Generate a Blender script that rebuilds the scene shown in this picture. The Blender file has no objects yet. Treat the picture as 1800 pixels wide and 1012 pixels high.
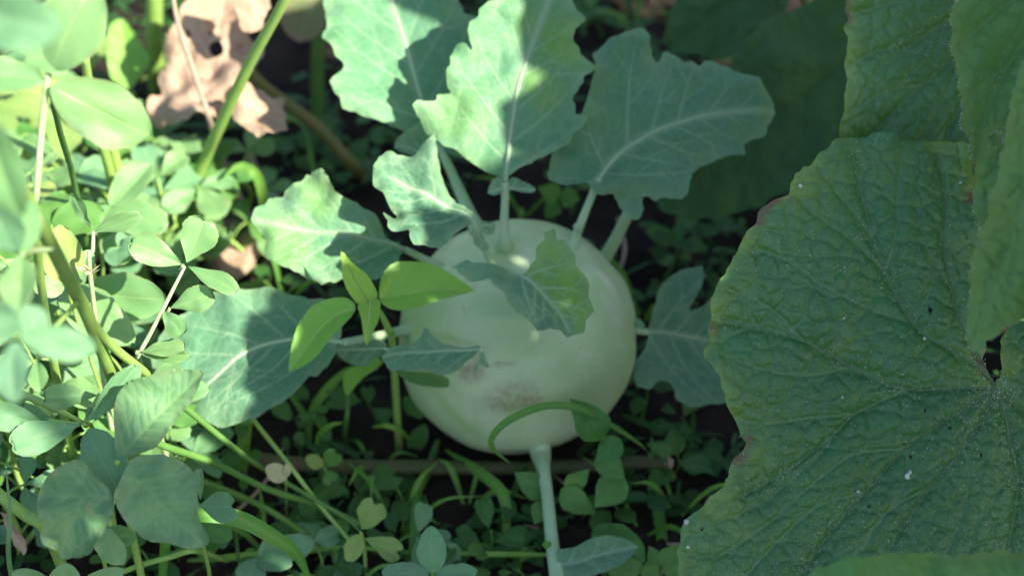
import bpy, math, random
import numpy as np
from mathutils import Vector, Matrix

random.seed(7)
RNG = np.random.default_rng(7)
COL = bpy.context.scene.collection
SC = bpy.context.scene

# ------------------------------------------------------------------ camera
PITCH = math.radians(45)
FP = 900 / math.tan(math.radians(15))          # focal length in photo pixels (photo is 1800 wide)
RT = Vector((1, 0, 0))
UP = Vector((0, math.sin(PITCH), math.cos(PITCH)))
FW = Vector((0, math.cos(PITCH), -math.sin(PITCH)))
BULB_R = 0.0575
BULB = Vector((0, 0, 0.056))
BD = 0.93
CAM = BULB - FW * BD - RT * ((907 - 900) / FP * BD) - UP * ((506 - 592) / FP * BD)
cam_d = bpy.data.cameras.new('camera')
cam_o = bpy.data.objects.new('camera', cam_d)
COL.objects.link(cam_o)
cam_o.matrix_world = Matrix.Translation(CAM) @ Matrix((RT, UP, -FW)).transposed().to_4x4()
cam_d.sensor_width = 36
cam_d.lens = 18 / math.tan(math.radians(15))
cam_d.clip_start = 0.01
cam_d.clip_end = 200
cam_d.dof.use_dof = True
cam_d.dof.focus_distance = 0.785
cam_d.dof.aperture_fstop = 6.8
SC.camera = cam_o

# ------------------------------------------------------------------ light
SUN = Vector((0.60, -0.40, 0.69)).normalized()
w = bpy.data.worlds.new('World')
SC.world = w
w.use_nodes = True
nt = w.node_tree
sky = nt.nodes.new('ShaderNodeTexSky')
sky.sky_type = 'NISHITA'
sky.sun_disc = False
sky.air_density = 1.0
sky.dust_density = 1.2
sky.ozone_density = 1.0
sky.sun_elevation = math.asin(SUN.z)
sky.sun_rotation = math.atan2(SUN.x, SUN.y)
nt.links.new(sky.outputs[0], nt.nodes['Background'].inputs[0])
nt.nodes['Background'].inputs[1].default_value = 0.100
sl = bpy.data.lights.new('sun', 'SUN')
sl.energy = 5.0
sl.angle = math.radians(0.5)
sl.color = (1.0, 0.93, 0.80)
so = bpy.data.objects.new('sun', sl)
COL.objects.link(so)
so.rotation_euler = SUN.to_track_quat('Z', 'Y').to_euler()
so.location = (2, -1.5, 3)
SC.view_settings.view_transform = 'Standard'
SC.view_settings.look = 'None'
SC.view_settings.exposure = 1.5
SC.view_settings.gamma = 1
SC.render.engine = 'CYCLES'
SC.cycles.use_denoising = True
SC.cycles.max_bounces = 8
SC.cycles.transmission_bounces = 6


# ------------------------------------------------------------------ positions
def P(x, y, d):
    "photo pixel at a distance d along the view axis"
    return CAM + FW * d + RT * ((x - 900) / FP * d) + UP * ((506 - y) / FP * d)


def Z(x, y, z=0.0):
    "photo pixel on the level z above the ground"
    r = P(x, y, 1) - CAM
    return CAM + r * ((z - CAM.z) / r.z)


def depth(p):
    return (p - CAM).dot(FW)


def pix(p):
    d = depth(p)
    return ((p - CAM).dot(RT) / d * FP + 900, 506 - (p - CAM).dot(UP) / d * FP)


def on_bulb(x, y, k=1.0):
    r = (P(x, y, 1) - CAM).normalized()
    oc = CAM - BULB
    b = oc.dot(r)
    c = oc.dot(oc) - (BULB_R * k) ** 2
    q = b * b - c
    if q < 0:
        pt = CAM + r * (-b)
        return BULB + (pt - BULB).normalized() * BULB_R * k
    return CAM + r * (-b - math.sqrt(q))


def zz(ox, oy, s, pts):
    "points read off an enlarged crop of the photo back to photo pixels"
    return [(ox + a / s, oy + b / s) for a, b in pts]


Z1 = lambda *p: zz(0, 0, 2.977, p)
Z2 = lambda *p: zz(0, 330, 2.977, p)
Z3 = lambda *p: zz(0, 670, 2.958, p)
Z4 = lambda *p: zz(550, 0, 2.977, p)
Z5 = lambda *p: zz(550, 330, 2.977, p)
Z6 = lambda *p: zz(550, 670, 2.571, p)
Z7 = lambda *p: zz(1100, 0, 2.53, p)
Z8 = lambda *p: zz(1050, 400, 1.653, p)

# ------------------------------------------------------------------ noise
_T = RNG.random((64, 64))


def vnoise(x, y):
    x = np.asarray(x, float); y = np.asarray(y, float)
    xi = np.floor(x).astype(int); yi = np.floor(y).astype(int)
    fx = x - xi; fy = y - yi
    fx = fx * fx * (3 - 2 * fx); fy = fy * fy * (3 - 2 * fy)
    a = _T[xi % 64, yi % 64]; b = _T[(xi + 1) % 64, yi % 64]
    c = _T[xi % 64, (yi + 1) % 64]; d = _T[(xi + 1) % 64, (yi + 1) % 64]
    return (a * (1 - fx) + b * fx) * (1 - fy) + (c * (1 - fx) + d * fx) * fy - 0.5


def fbm(x, y, o=4):
    s = 0; k = 1.0
    for i in range(o):
        s = s + k * vnoise(x * 2 ** i + 13.7 * i, y * 2 ** i + 7.1 * i); k *= .5
    return s


# ------------------------------------------------------------------ materials
def newmat(name):
    m = bpy.data.materials.new(name)
    m.use_nodes = True
    m.node_tree.nodes.clear()
    return m, m.node_tree.nodes, m.node_tree.links


def N(ns, t, **kw):
    n = ns.new(t)
    for k, v in kw.items():
        if k.startswith('i_'):
            n.inputs[int(k[2:]) if k[2:].isdigit() else k[2:]].default_value = v
        else:
            setattr(n, k, v)
    return n


def rgb(c):
    return (c[0], c[1], c[2], 1)


def mixc(ns, ls, fac, a, b):
    n = ns.new('ShaderNodeMix'); n.data_type = 'RGBA'
    for sock, v in ((n.inputs[0], fac), (n.inputs[6], a), (n.inputs[7], b)):
        if isinstance(v, (int, float)): sock.default_value = v
        elif isinstance(v, tuple): sock.default_value = rgb(v)
        else: ls.new(v, sock)
    return n.outputs[2]


def math_(ns, ls, op, a, b=None, c=None, clamp=False):
    n = ns.new('ShaderNodeMath'); n.operation = op; n.use_clamp = clamp
    for i, v in enumerate((a, b, c)):
        if v is None: continue
        if isinstance(v, (int, float)): n.inputs[i].default_value = v
        else: ls.new(v, n.inputs[i])
    return n.outputs[0]


def ramp(ns, ls, v, lo, hi):
    n = ns.new('ShaderNodeMapRange'); n.clamp = True
    ls.new(v, n.inputs[0]); n.inputs[1].default_value = lo; n.inputs[2].default_value = hi
    return n.outputs[0]


def leafmat(name, A, B, vein, trans, edge=None, tf=0.3, rough=0.5, spec=0.35, ns_=40, bump=0.2, bs=900,
            luv=False, spots=None, veink=0.8, edgek=0.7, sheen=0.0, bd=0.0006, spot_scale=90, burn=None, net=0, bloom=None, backlit_tint=None):
    m, ns, ls = newmat(name)
    out = N(ns, 'ShaderNodeOutputMaterial')
    tc = N(ns, 'ShaderNodeTexCoord')
    no = N(ns, 'ShaderNodeTexNoise'); no.inputs['Scale'].default_value = ns_; no.inputs['Detail'].default_value = 5
    ls.new(tc.outputs['Object'], no.inputs['Vector'])
    f = ramp(ns, ls, no.outputs['Fac'], 0.3, 0.7)
    c = mixc(ns, ls, f, A, B)
    oi = N(ns, 'ShaderNodeObjectInfo')
    hs = N(ns, 'ShaderNodeHueSaturation')
    ls.new(c, hs.inputs['Color'])
    ls.new(math_(ns, ls, 'MULTIPLY_ADD', oi.outputs['Random'], 0.3, 0.85), hs.inputs['Value'])
    ls.new(math_(ns, ls, 'MULTIPLY_ADD', oi.outputs['Random'], -0.03, 0.515), hs.inputs['Hue'])
    c = hs.outputs[0]
    if spots:
        n2 = N(ns, 'ShaderNodeTexNoise'); n2.inputs['Scale'].default_value = spot_scale; n2.inputs['Detail'].default_value = 3
        ls.new(tc.outputs['Object'], n2.inputs['Vector'])
        c = mixc(ns, ls, math_(ns, ls, 'MULTIPLY', ramp(ns, ls, n2.outputs['Fac'], 0.64, 0.76), 0.8), c, spots)
    if bloom:     # uneven waxy bloom
        n6 = N(ns, 'ShaderNodeTexNoise'); n6.inputs['Scale'].default_value = 26; n6.inputs['Detail'].default_value = 7; n6.inputs['Roughness'].default_value = 0.65
        ls.new(tc.outputs['Object'], n6.inputs['Vector'])
        c = mixc(ns, ls, math_(ns, ls, 'MULTIPLY', ramp(ns, ls, n6.outputs['Fac'], 0.42, 0.68), 0.5), c, bloom)
    if backlit_tint:     # sunlight glowing through the leaf, painted in as yellow-green
        c = mixc(ns, ls, N(ns, 'ShaderNodeAttribute', attribute_name='young').outputs['Fac'], c, backlit_tint)
    bh = None
    if net:
        vo = N(ns, 'ShaderNodeTexVoronoi', feature='DISTANCE_TO_EDGE'); vo.inputs['Scale'].default_value = net
        wp = N(ns, 'ShaderNodeTexNoise'); wp.inputs['Scale'].default_value = net * 0.7
        ls.new(tc.outputs['Object'], wp.inputs['Vector'])
        va_ = N(ns, 'ShaderNodeVectorMath', operation='MULTIPLY_ADD')
        ls.new(wp.outputs['Color'], va_.inputs[0]); va_.inputs[1].default_value = (0.8 / net,) * 3; ls.new(tc.outputs['Object'], va_.inputs[2])
        ls.new(va_.outputs[0], vo.inputs['Vector'])
        bh = ramp(ns, ls, vo.outputs['Distance'], 0.10, 0.0)
        c = mixc(ns, ls, math_(ns, ls, 'MULTIPLY', bh, 0.22), c, vein)
    if luv:
        at = N(ns, 'ShaderNodeAttribute', attribute_name='luv')
        sx = N(ns, 'ShaderNodeSeparateXYZ'); ls.new(at.outputs['Vector'], sx.inputs[0])
        av = math_(ns, ls, 'ABSOLUTE', sx.outputs[1])
        ph = math_(ns, ls, 'SUBTRACT', math_(ns, ls, 'MULTIPLY', sx.outputs[0], 11.0), math_(ns, ls, 'MULTIPLY', av, 3.6))
        fr = math_(ns, ls, 'ABSOLUTE', math_(ns, ls, 'SUBTRACT', math_(ns, ls, 'FRACT', ph), 0.5))
        side = math_(ns, ls, 'MULTIPLY', ramp(ns, ls, fr, 0.09, 0.0), 0.35)
        mid = ramp(ns, ls, av, 0.06, 0.015)
        v = math_(ns, ls, 'MAXIMUM', side, mid)
        e = ramp(ns, ls, av, 0.8, 1.0)
    else:
        v = N(ns, 'ShaderNodeAttribute', attribute_name='vein').outputs['Fac']
        e = N(ns, 'ShaderNodeAttribute', attribute_name='edge').outputs['Fac']
    c = mixc(ns, ls, math_(ns, ls, 'MULTIPLY', v, veink), c, vein)
    if edge:
        n3 = N(ns, 'ShaderNodeTexNoise'); n3.inputs['Scale'].default_value = ns_ * 1.5
        ls.new(tc.outputs['Object'], n3.inputs['Vector'])
        ee = math_(ns, ls, 'MULTIPLY', e, math_(ns, ls, 'MULTIPLY', ramp(ns, ls, n3.outputs['Fac'], 0.3, 0.6), edgek))
        c = mixc(ns, ls, ee, c, edge)
    if burn:      # scorched bits of the margin
        n5 = N(ns, 'ShaderNodeTexNoise'); n5.inputs['Scale'].default_value = 55; n5.inputs['Detail'].default_value = 3
        ls.new(tc.outputs['Object'], n5.inputs['Vector'])
        c = mixc(ns, ls, math_(ns, ls, 'MULTIPLY', ramp(ns, ls, e, 0.5, 0.8), ramp(ns, ls, n5.outputs['Fac'], 0.56, 0.62)), c, burn)
    p = N(ns, 'ShaderNodeBsdfPrincipled')
    ls.new(c, p.inputs['Base Color'])
    p.inputs['Roughness'].default_value = rough
    p.inputs['Specular IOR Level'].default_value = spec
    if sheen:
        p.inputs['Sheen Weight'].default_value = sheen
        p.inputs['Sheen Roughness'].default_value = 0.5
    nb = N(ns, 'ShaderNodeTexNoise'); nb.inputs['Scale'].default_value = bs; nb.inputs['Detail'].default_value = 4
    ls.new(tc.outputs['Object'], nb.inputs['Vector'])
    b = N(ns, 'ShaderNodeBump'); b.inputs['Strength'].default_value = bump; b.inputs['Distance'].default_value = bd
    h = nb.outputs['Fac']
    if luv:
        h = math_(ns, ls, 'SUBTRACT', h, math_(ns, ls, 'MULTIPLY', v, 0.9))
    if bh is not None:
        h = math_(ns, ls, 'ADD', math_(ns, ls, 'MULTIPLY', h, 0.5), math_(ns, ls, 'MULTIPLY', math_(ns, ls, 'SQRT', math_(ns, ls, 'MINIMUM', vo.outputs['Distance'], 0.5)), 1.6))
    ls.new(h, b.inputs['Height'])
    ls.new(b.outputs[0], p.inputs['Normal'])
    tr = N(ns, 'ShaderNodeBsdfTranslucent')
    tcol = mixc(ns, ls, 0.45, c, trans)
    ls.new(tcol, tr.inputs['Color'])
    ls.new(b.outputs[0], tr.inputs['Normal'])
    mx = N(ns, 'ShaderNodeMixShader'); mx.inputs[0].default_value = tf
    ls.new(p.outputs[0], mx.inputs[1]); ls.new(tr.outputs[0], mx.inputs[2])
    ls.new(mx.outputs[0], out.inputs[0])
    return m


def plainmat(name, A, B, scale=80, rough=0.6, bump=0.3, bs=400, spec=0.3, bd=0.001, stretch=None, sss=0):
    m, ns, ls = newmat(name)
    out = N(ns, 'ShaderNodeOutputMaterial')
    tc = N(ns, 'ShaderNodeTexCoord')
    vec = tc.outputs['Object']
    no = N(ns, 'ShaderNodeTexNoise'); no.inputs['Scale'].default_value = scale; no.inputs['Detail'].default_value = 5
    ls.new(vec, no.inputs['Vector'])
    oi = N(ns, 'ShaderNodeObjectInfo')
    hs = N(ns, 'ShaderNodeHueSaturation')
    ls.new(mixc(ns, ls, ramp(ns, ls, no.outputs['Fac'], 0.3, 0.7), A, B), hs.inputs['Color'])
    ls.new(math_(ns, ls, 'MULTIPLY_ADD', oi.outputs['Random'], 0.3, 0.85), hs.inputs['Value'])
    p = N(ns, 'ShaderNodeBsdfPrincipled')
    ls.new(hs.outputs[0], p.inputs['Base Color'])
    p.inputs['Roughness'].default_value = rough
    p.inputs['Specular IOR Level'].default_value = spec
    if sss:
        p.inputs['Subsurface Weight'].default_value = sss
        p.inputs['Subsurface Radius'].default_value = (0.004, 0.006, 0.002)
    nb = N(ns, 'ShaderNodeTexNoise'); nb.inputs['Scale'].default_value = bs; nb.inputs['Detail'].default_value = 4
    ls.new(vec, nb.inputs['Vector'])
    b = N(ns, 'ShaderNodeBump'); b.inputs['Strength'].default_value = bump; b.inputs['Distance'].default_value = bd
    ls.new(nb.outputs['Fac'], b.inputs['Height']); ls.new(b.outputs[0], p.inputs['Normal'])
    ls.new(p.outputs[0], out.inputs[0])
    return m


M = {}
M['kohl'] = leafmat('kohlrabi_leaf', (0.076, 0.218, 0.112), (0.108, 0.265, 0.140), (0.30, 0.44, 0.27), (0.30, 0.50, 0.06),
                    edge=(0.30, 0.42, 0.22), tf=0.26, rough=0.5, spec=0.25, ns_=45, bump=0.35, bs=1500, edgek=0.5, net=190, bloom=(0.115, 0.25, 0.165), backlit_tint=(0.17, 0.34, 0.055))
M['kohl_rib'] = plainmat('kohlrabi_rib', (0.27, 0.41, 0.23), (0.32, 0.45, 0.28), rough=0.5, bump=0.1)
M['petiole'] = plainmat('kohlrabi_petiole', (0.30, 0.44, 0.25), (0.36, 0.50, 0.30), rough=0.45, bump=0.1)
M['petiole_pale'] = plainmat('kohlrabi_petiole_pale', (0.34, 0.49, 0.27), (0.40, 0.54, 0.33), rough=0.45, bump=0.1)
M['cuc'] = leafmat('cucumber_leaf', (0.052, 0.180, 0.044), (0.078, 0.230, 0.058), (0.17, 0.31, 0.13), (0.16, 0.36, 0.03),
                   edge=(0.22, 0.34, 0.05), tf=0.16, rough=0.40, spec=0.7, ns_=30, bump=0.3, bs=1300, net=330, bd=0.0006, spots=(0.13, 0.25, 0.055),
                   veink=0.6, edgek=0.95, spot_scale=22, burn=(0.16, 0.12, 0.045))
M['cuc_pale'] = leafmat('cucumber_leaf_pale', (0.12, 0.28, 0.075), (0.16, 0.33, 0.095), (0.21, 0.36, 0.13), (0.18, 0.38, 0.05),
                        edge=(0.22, 0.30, 0.07), tf=0.2, rough=0.6, spec=0.25, ns_=30, bump=0.4, bs=1100)
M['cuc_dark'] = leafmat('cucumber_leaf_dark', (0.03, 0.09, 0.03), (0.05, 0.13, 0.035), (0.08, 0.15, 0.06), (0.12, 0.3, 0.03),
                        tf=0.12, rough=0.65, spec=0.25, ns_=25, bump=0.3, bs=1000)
M['cuc_rib'] = plainmat('cucumber_rib', (0.11, 0.22, 0.09), (0.20, 0.28, 0.16), scale=400, rough=0.7, bump=0.6, bs=2500)
M['cuc_stem'] = plainmat('cucumber_stem', (0.12, 0.24, 0.07), (0.17, 0.29, 0.09), rough=0.6, bump=0.5, bs=1500)
M['hair'] = plainmat('leaf_hair', (0.55, 0.6, 0.5), (0.6, 0.62, 0.55), rough=0.5, bump=0)
M['dirt'] = plainmat('dirt_speck', (0.012, 0.010, 0.010), (0.02, 0.016, 0.014), rough=0.9)
M['clover'] = leafmat('clover_leaflet', (0.15, 0.32, 0.115), (0.195, 0.365, 0.145), (0.28, 0.42, 0.15), (0.34, 0.55, 0.08),
                      edge=(0.30, 0.34, 0.14), tf=0.3, rough=0.42, spec=0.5, ns_=3.0, bump=0.25, bs=45, luv=True, spots=(0.33, 0.36, 0.13),
                      edgek=0.5, veink=0.55, spot_scale=3.5, bd=0.0008)
M['clover_blue'] = leafmat('clover_leaflet_blue', (0.11, 0.26, 0.125), (0.15, 0.31, 0.155), (0.24, 0.38, 0.20), (0.30, 0.5, 0.1),
                           edge=(0.20, 0.29, 0.15), tf=0.24, rough=0.55, spec=0.35, ns_=3.0, bump=0.25, bs=45, luv=True, edgek=0.4, veink=0.45, bd=0.0008)
M['clover_trace'] = leafmat('clover_leaflet_broad', (0.095, 0.235, 0.105), (0.15, 0.30, 0.13), (0.22, 0.37, 0.14), (0.30, 0.5, 0.08),
                            edge=(0.26, 0.30, 0.14), tf=0.25, rough=0.5, spec=0.4, ns_=60, bump=0.15, bs=1500, spots=(0.22, 0.25, 0.11),
                            edgek=0.5, veink=0.6, spot_scale=120)
M['clover_yellow'] = leafmat('clover_leaflet_yellowing', (0.19, 0.34, 0.09), (0.29, 0.37, 0.11), (0.32, 0.40, 0.16), (0.45, 0.5, 0.08),
                             edge=(0.16, 0.30, 0.10), tf=0.3, rough=0.6, spec=0.25, ns_=2.0, bump=0.2, bs=40, luv=True, veink=0.4)
M['weed'] = leafmat('weed_leaf', (0.14, 0.36, 0.045), (0.18, 0.41, 0.06), (0.25, 0.45, 0.10), (0.40, 0.62, 0.03),
                    tf=0.26, rough=0.45, spec=0.35, ns_=50, bump=0.15, bs=1500, edge=(0.22, 0.42, 0.08), veink=0.5)
M['weed_young'] = leafmat('weed_leaf_young', (0.25, 0.46, 0.05), (0.31, 0.52, 0.07), (0.34, 0.53, 0.11), (0.5, 0.68, 0.04),
                          tf=0.34, rough=0.45, spec=0.35, ns_=50, bump=0.15, bs=1500, veink=0.5)
M['herb'] = leafmat('herb_leaf', (0.085, 0.22, 0.05), (0.115, 0.27, 0.065), (0.15, 0.30, 0.09), (0.25, 0.5, 0.03),
                    tf=0.28, rough=0.5, spec=0.3, ns_=3.0, bump=0.2, bs=40, luv=True, veink=0.45)
M['grass'] = leafmat('grass_blade', (0.10, 0.26, 0.04), (0.14, 0.31, 0.055), (0.20, 0.36, 0.09), (0.3, 0.55, 0.03),
                     tf=0.3, rough=0.5, spec=0.3, ns_=60, bump=0.1, bs=1500, veink=0.5)
M['stem'] = plainmat('green_stem', (0.21, 0.36, 0.08), (0.27, 0.42, 0.10), rough=0.5, bump=0.15)
M['stem_dark'] = plainmat('dark_green_stem', (0.06, 0.15, 0.03), (0.09, 0.19, 0.04), rough=0.55, bump=0.2)
M['stem_pale'] = plainmat('pale_stem', (0.29, 0.42, 0.18), (0.36, 0.46, 0.24), rough=0.55, bump=0.2)
M['stem_brown'] = plainmat('browning_stem', (0.20, 0.16, 0.06), (0.14, 0.15, 0.05), rough=0.6, bump=0.3)
M['stick'] = plainmat('old_stalk', (0.065, 0.095, 0.03), (0.10, 0.085, 0.045), scale=60, rough=0.75, bump=0.6)
M['straw'] = plainmat('dry_straw', (0.42, 0.32, 0.24), (0.30, 0.22, 0.17), scale=90, rough=0.7, bump=0.4)
M['dead'] = leafmat('dead_leaf', (0.43, 0.31, 0.215), (0.28, 0.195, 0.135), (0.50, 0.39, 0.29), (0.5, 0.3, 0.15),
                    tf=0.15, rough=0.75, spec=0.15, ns_=40, bump=0.7, bs=500, spots=(0.18, 0.11, 0.08), edge=(0.5, 0.36, 0.26), bd=0.002)
M['dead_dark'] = leafmat('brown_green_leaf', (0.14, 0.19, 0.07), (0.10, 0.16, 0.06), (0.2, 0.2, 0.1), (0.3, 0.3, 0.05),
                         tf=0.15, rough=0.65, spec=0.2, ns_=40, bump=0.4, bs=700, spots=(0.16, 0.09, 0.07), edge=(0.25, 0.15, 0.1), edgek=0.9)
M['pale_petal'] = leafmat('pale_dry_leaflet', (0.52, 0.50, 0.30), (0.42, 0.40, 0.22), (0.5, 0.45, 0.3), (0.5, 0.45, 0.2),
                          tf=0.25, rough=0.6, ns_=3, bump=0.3, bs=30, luv=True)


def soil_material():
    m, ns, ls = newmat('garden_soil')
    out = N(ns, 'ShaderNodeOutputMaterial')
    tc = N(ns, 'ShaderNodeTexCoord')
    n1 = N(ns, 'ShaderNodeTexNoise'); n1.inputs['Scale'].default_value = 35; n1.inputs['Detail'].default_value = 8
    ls.new(tc.outputs['Object'], n1.inputs['Vector'])
    c = mixc(ns, ls, ramp(ns, ls, n1.outputs['Fac'], 0.3, 0.7), (0.010, 0.008, 0.007), (0.034, 0.026, 0.021))
    n2 = N(ns, 'ShaderNodeTexVoronoi'); n2.inputs['Scale'].default_value = 140
    ls.new(tc.outputs['Object'], n2.inputs['Vector'])
    c = mixc(ns, ls, math_(ns, ls, 'MULTIPLY', ramp(ns, ls, n2.outputs['Distance'], 0.25, 0.05), 0.3), c, (0.10, 0.075, 0.06))
    p = N(ns, 'ShaderNodeBsdfPrincipled')
    ls.new(c, p.inputs['Base Color']); p.inputs['Roughness'].default_value = 0.95
    p.inputs['Specular IOR Level'].default_value = 0.1
    b = N(ns, 'ShaderNodeBump'); b.inputs['Strength'].default_value = 0.8; b.inputs['Distance'].default_value = 0.004
    n3 = N(ns, 'ShaderNodeTexNoise'); n3.inputs['Scale'].default_value = 220; n3.inputs['Detail'].default_value = 6
    ls.new(tc.outputs['Object'], n3.inputs['Vector']); ls.new(n3.outputs['Fac'], b.inputs['Height'])
    ls.new(b.outputs[0], p.inputs['Normal']); ls.new(p.outputs[0], out.inputs[0])
    return m


M['soil'] = soil_material()


def bulb_material():
    m, ns, ls = newmat('kohlrabi_skin')
    out = N(ns, 'ShaderNodeOutputMaterial')
    tc = N(ns, 'ShaderNodeTexCoord')
    n1 = N(ns, 'ShaderNodeTexNoise'); n1.inputs['Scale'].default_value = 22; n1.inputs['Detail'].default_value = 3
    ls.new(tc.outputs['Object'], n1.inputs['Vector'])
    c = mixc(ns, ls, ramp(ns, ls, n1.outputs['Fac'], 0.35, 0.68), (0.49, 0.58, 0.345), (0.38, 0.52, 0.245))
    # pale vertical mottling of the wax bloom
    n4 = N(ns, 'ShaderNodeTexNoise'); n4.inputs['Scale'].default_value = 160; n4.inputs['Detail'].default_value = 4
    ls.new(tc.outputs['Object'], n4.inputs['Vector'])
    c = mixc(ns, ls, math_(ns, ls, 'MULTIPLY', ramp(ns, ls, n4.outputs['Fac'], 0.45, 0.7), 0.3), c, (0.56, 0.63, 0.50))
    green = N(ns, 'ShaderNodeAttribute', attribute_name='green').outputs['Fac']
    c = mixc(ns, ls, math_(ns, ls, 'MULTIPLY', green, 0.75), c, (0.25, 0.42, 0.13))
    scar = N(ns, 'ShaderNodeAttribute', attribute_name='scar').outputs['Fac']
    c = mixc(ns, ls, math_(ns, ls, 'MULTIPLY', scar, 0.8), c, (0.60, 0.60, 0.47))
    n2 = N(ns, 'ShaderNodeTexNoise'); n2.inputs['Scale'].default_value = 380; n2.inputs['Detail'].default_value = 5
    ls.new(tc.outputs['Object'], n2.inputs['Vector'])
    cork = N(ns, 'ShaderNodeAttribute', attribute_name='cork').outputs['Fac']
    kf = math_(ns, ls, 'MULTIPLY', cork, math_(ns, ls, 'MULTIPLY_ADD', ramp(ns, ls, n2.outputs['Fac'], 0.36, 0.66), 0.5, 0.4), clamp=True)
    c = mixc(ns, ls, kf, c, (0.25, 0.175, 0.10))
    # splashed soil and fine scuffs
    n7 = N(ns, 'ShaderNodeTexNoise'); n7.inputs['Scale'].default_value = 75; n7.inputs['Detail'].default_value = 8; n7.inputs['Roughness'].default_value = 0.7
    ls.new(tc.outputs['Object'], n7.inputs['Vector'])
    c = mixc(ns, ls, math_(ns, ls, 'MULTIPLY', ramp(ns, ls, n7.outputs['Fac'], 0.60, 0.70), 0.35), c, (0.22, 0.19, 0.10))
    wv = N(ns, 'ShaderNodeTexNoise'); wv.inputs['Scale'].default_value = 60; wv.inputs['Detail'].default_value = 3
    mp = N(ns, 'ShaderNodeMapping'); mp.inputs['Scale'].default_value = (1, 1, 0.12); ls.new(tc.outputs['Object'], mp.inputs['Vector']); ls.new(mp.outputs[0], wv.inputs['Vector'])
    c = mixc(ns, ls, math_(ns, ls, 'MULTIPLY', ramp(ns, ls, wv.outputs['Fac'], 0.5, 0.66), 0.35), c, (0.30, 0.45, 0.20))
    p = N(ns, 'ShaderNodeBsdfPrincipled')
    ls.new(c, p.inputs['Base Color'])
    ls.new(math_(ns, ls, 'MULTIPLY_ADD', kf, 0.35, 0.42), p.inputs['Roughness'])
    p.inputs['Specular IOR Level'].default_value = 0.35
    p.inputs['Subsurface Weight'].default_value = 0.06
    p.inputs['Subsurface Radius'].default_value = (0.004, 0.006, 0.003)
    p.inputs['Subsurface Scale'].default_value = 1.0
    b = N(ns, 'ShaderNodeBump'); b.inputs['Strength'].default_value = 0.15; b.inputs['Distance'].default_value = 0.001
    ls.new(math_(ns, ls, 'ADD', n2.outputs['Fac'], math_(ns, ls, 'MULTIPLY', kf, 1.2)), b.inputs['Height'])
    ls.new(b.outputs[0], p.inputs['Normal']); ls.new(p.outputs[0], out.inputs[0])
    return m


M['bulb'] = bulb_material()

# ------------------------------------------------------------------ objects
W = {}


def tag(o, label=None, cat=None, group=None, kind=None):
    if label: o['label'] = label
    if cat: o['category'] = cat
    if group: o['group'] = group
    if kind: o['kind'] = kind
    return o


def thing(name, label, cat, loc, group=None):
    o = bpy.data.objects.new(name, None)
    COL.objects.link(o)
    o.empty_display_size = 0.01
    o.location = loc
    W[o.name] = Matrix.Translation(loc)
    return tag(o, label, cat, group)


def place(o, parent, mat):
    COL.objects.link(o)
    W[o.name] = mat.copy()
    if parent is not None:
        o.parent = parent
        o.matrix_parent_inverse = W[parent.name].inverted()
    o.matrix_basis = mat
    return o


def mesh(name, v, f, mat, attrs=None, smooth=True):
    me = bpy.data.meshes.new(name)
    if isinstance(f, np.ndarray) and f.ndim == 2:
        n, k = f.shape
        me.vertices.add(len(v)); me.vertices.foreach_set('co', np.asarray(v, np.float32).ravel())
        me.loops.add(n * k); me.loops.foreach_set('vertex_index', f.astype(np.int32).ravel())
        me.polygons.add(n); me.polygons.foreach_set('loop_start', np.arange(0, n * k, k, dtype=np.int32))
        me.update(calc_edges=True)
    else:
        me.from_pydata([tuple(p) for p in v], [], [tuple(int(i) for i in q) for q in f]); me.update()
    if smooth:
        me.polygons.foreach_set('use_smooth', np.ones(len(me.polygons), bool))
    for k, a in (attrs or {}).items():
        a = np.asarray(a, np.float32)
        if a.ndim == 2:
            at = me.attributes.new(k, 'FLOAT_VECTOR', 'POINT'); at.data.foreach_set('vector', a.ravel())
        else:
            at = me.attributes.new(k, 'FLOAT', 'POINT'); at.data.foreach_set('value', a)
    me.materials.append(mat)
    return me


def add(name, v, f, mat, parent=None, Mx=None, attrs=None, smooth=True):
    me = mesh(name, v, f, mat, attrs, smooth)
    return place(bpy.data.objects.new(name, me), parent, Mx or Matrix.Identity(4))


def catmull(pts, n=6):
    pts = [np.array(p, float) for p in pts]
    if len(pts) < 3:
        return [pts[0] + (pts[-1] - pts[0]) * i / n for i in range(n + 1)]
    ext = [2 * pts[0] - pts[1]] + pts + [2 * pts[-1] - pts[-2]]
    out = []
    for i in range(1, len(ext) - 2):
        a, b, c, d = ext[i - 1:i + 3]
        for k in range(n):
            t = k / n
            out.append(0.5 * (2 * b + (c - a) * t + (2 * a - 5 * b + 4 * c - d) * t * t + (3 * b - a - 3 * c + d) * t ** 3))
    out.append(pts[-1])
    return out


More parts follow.
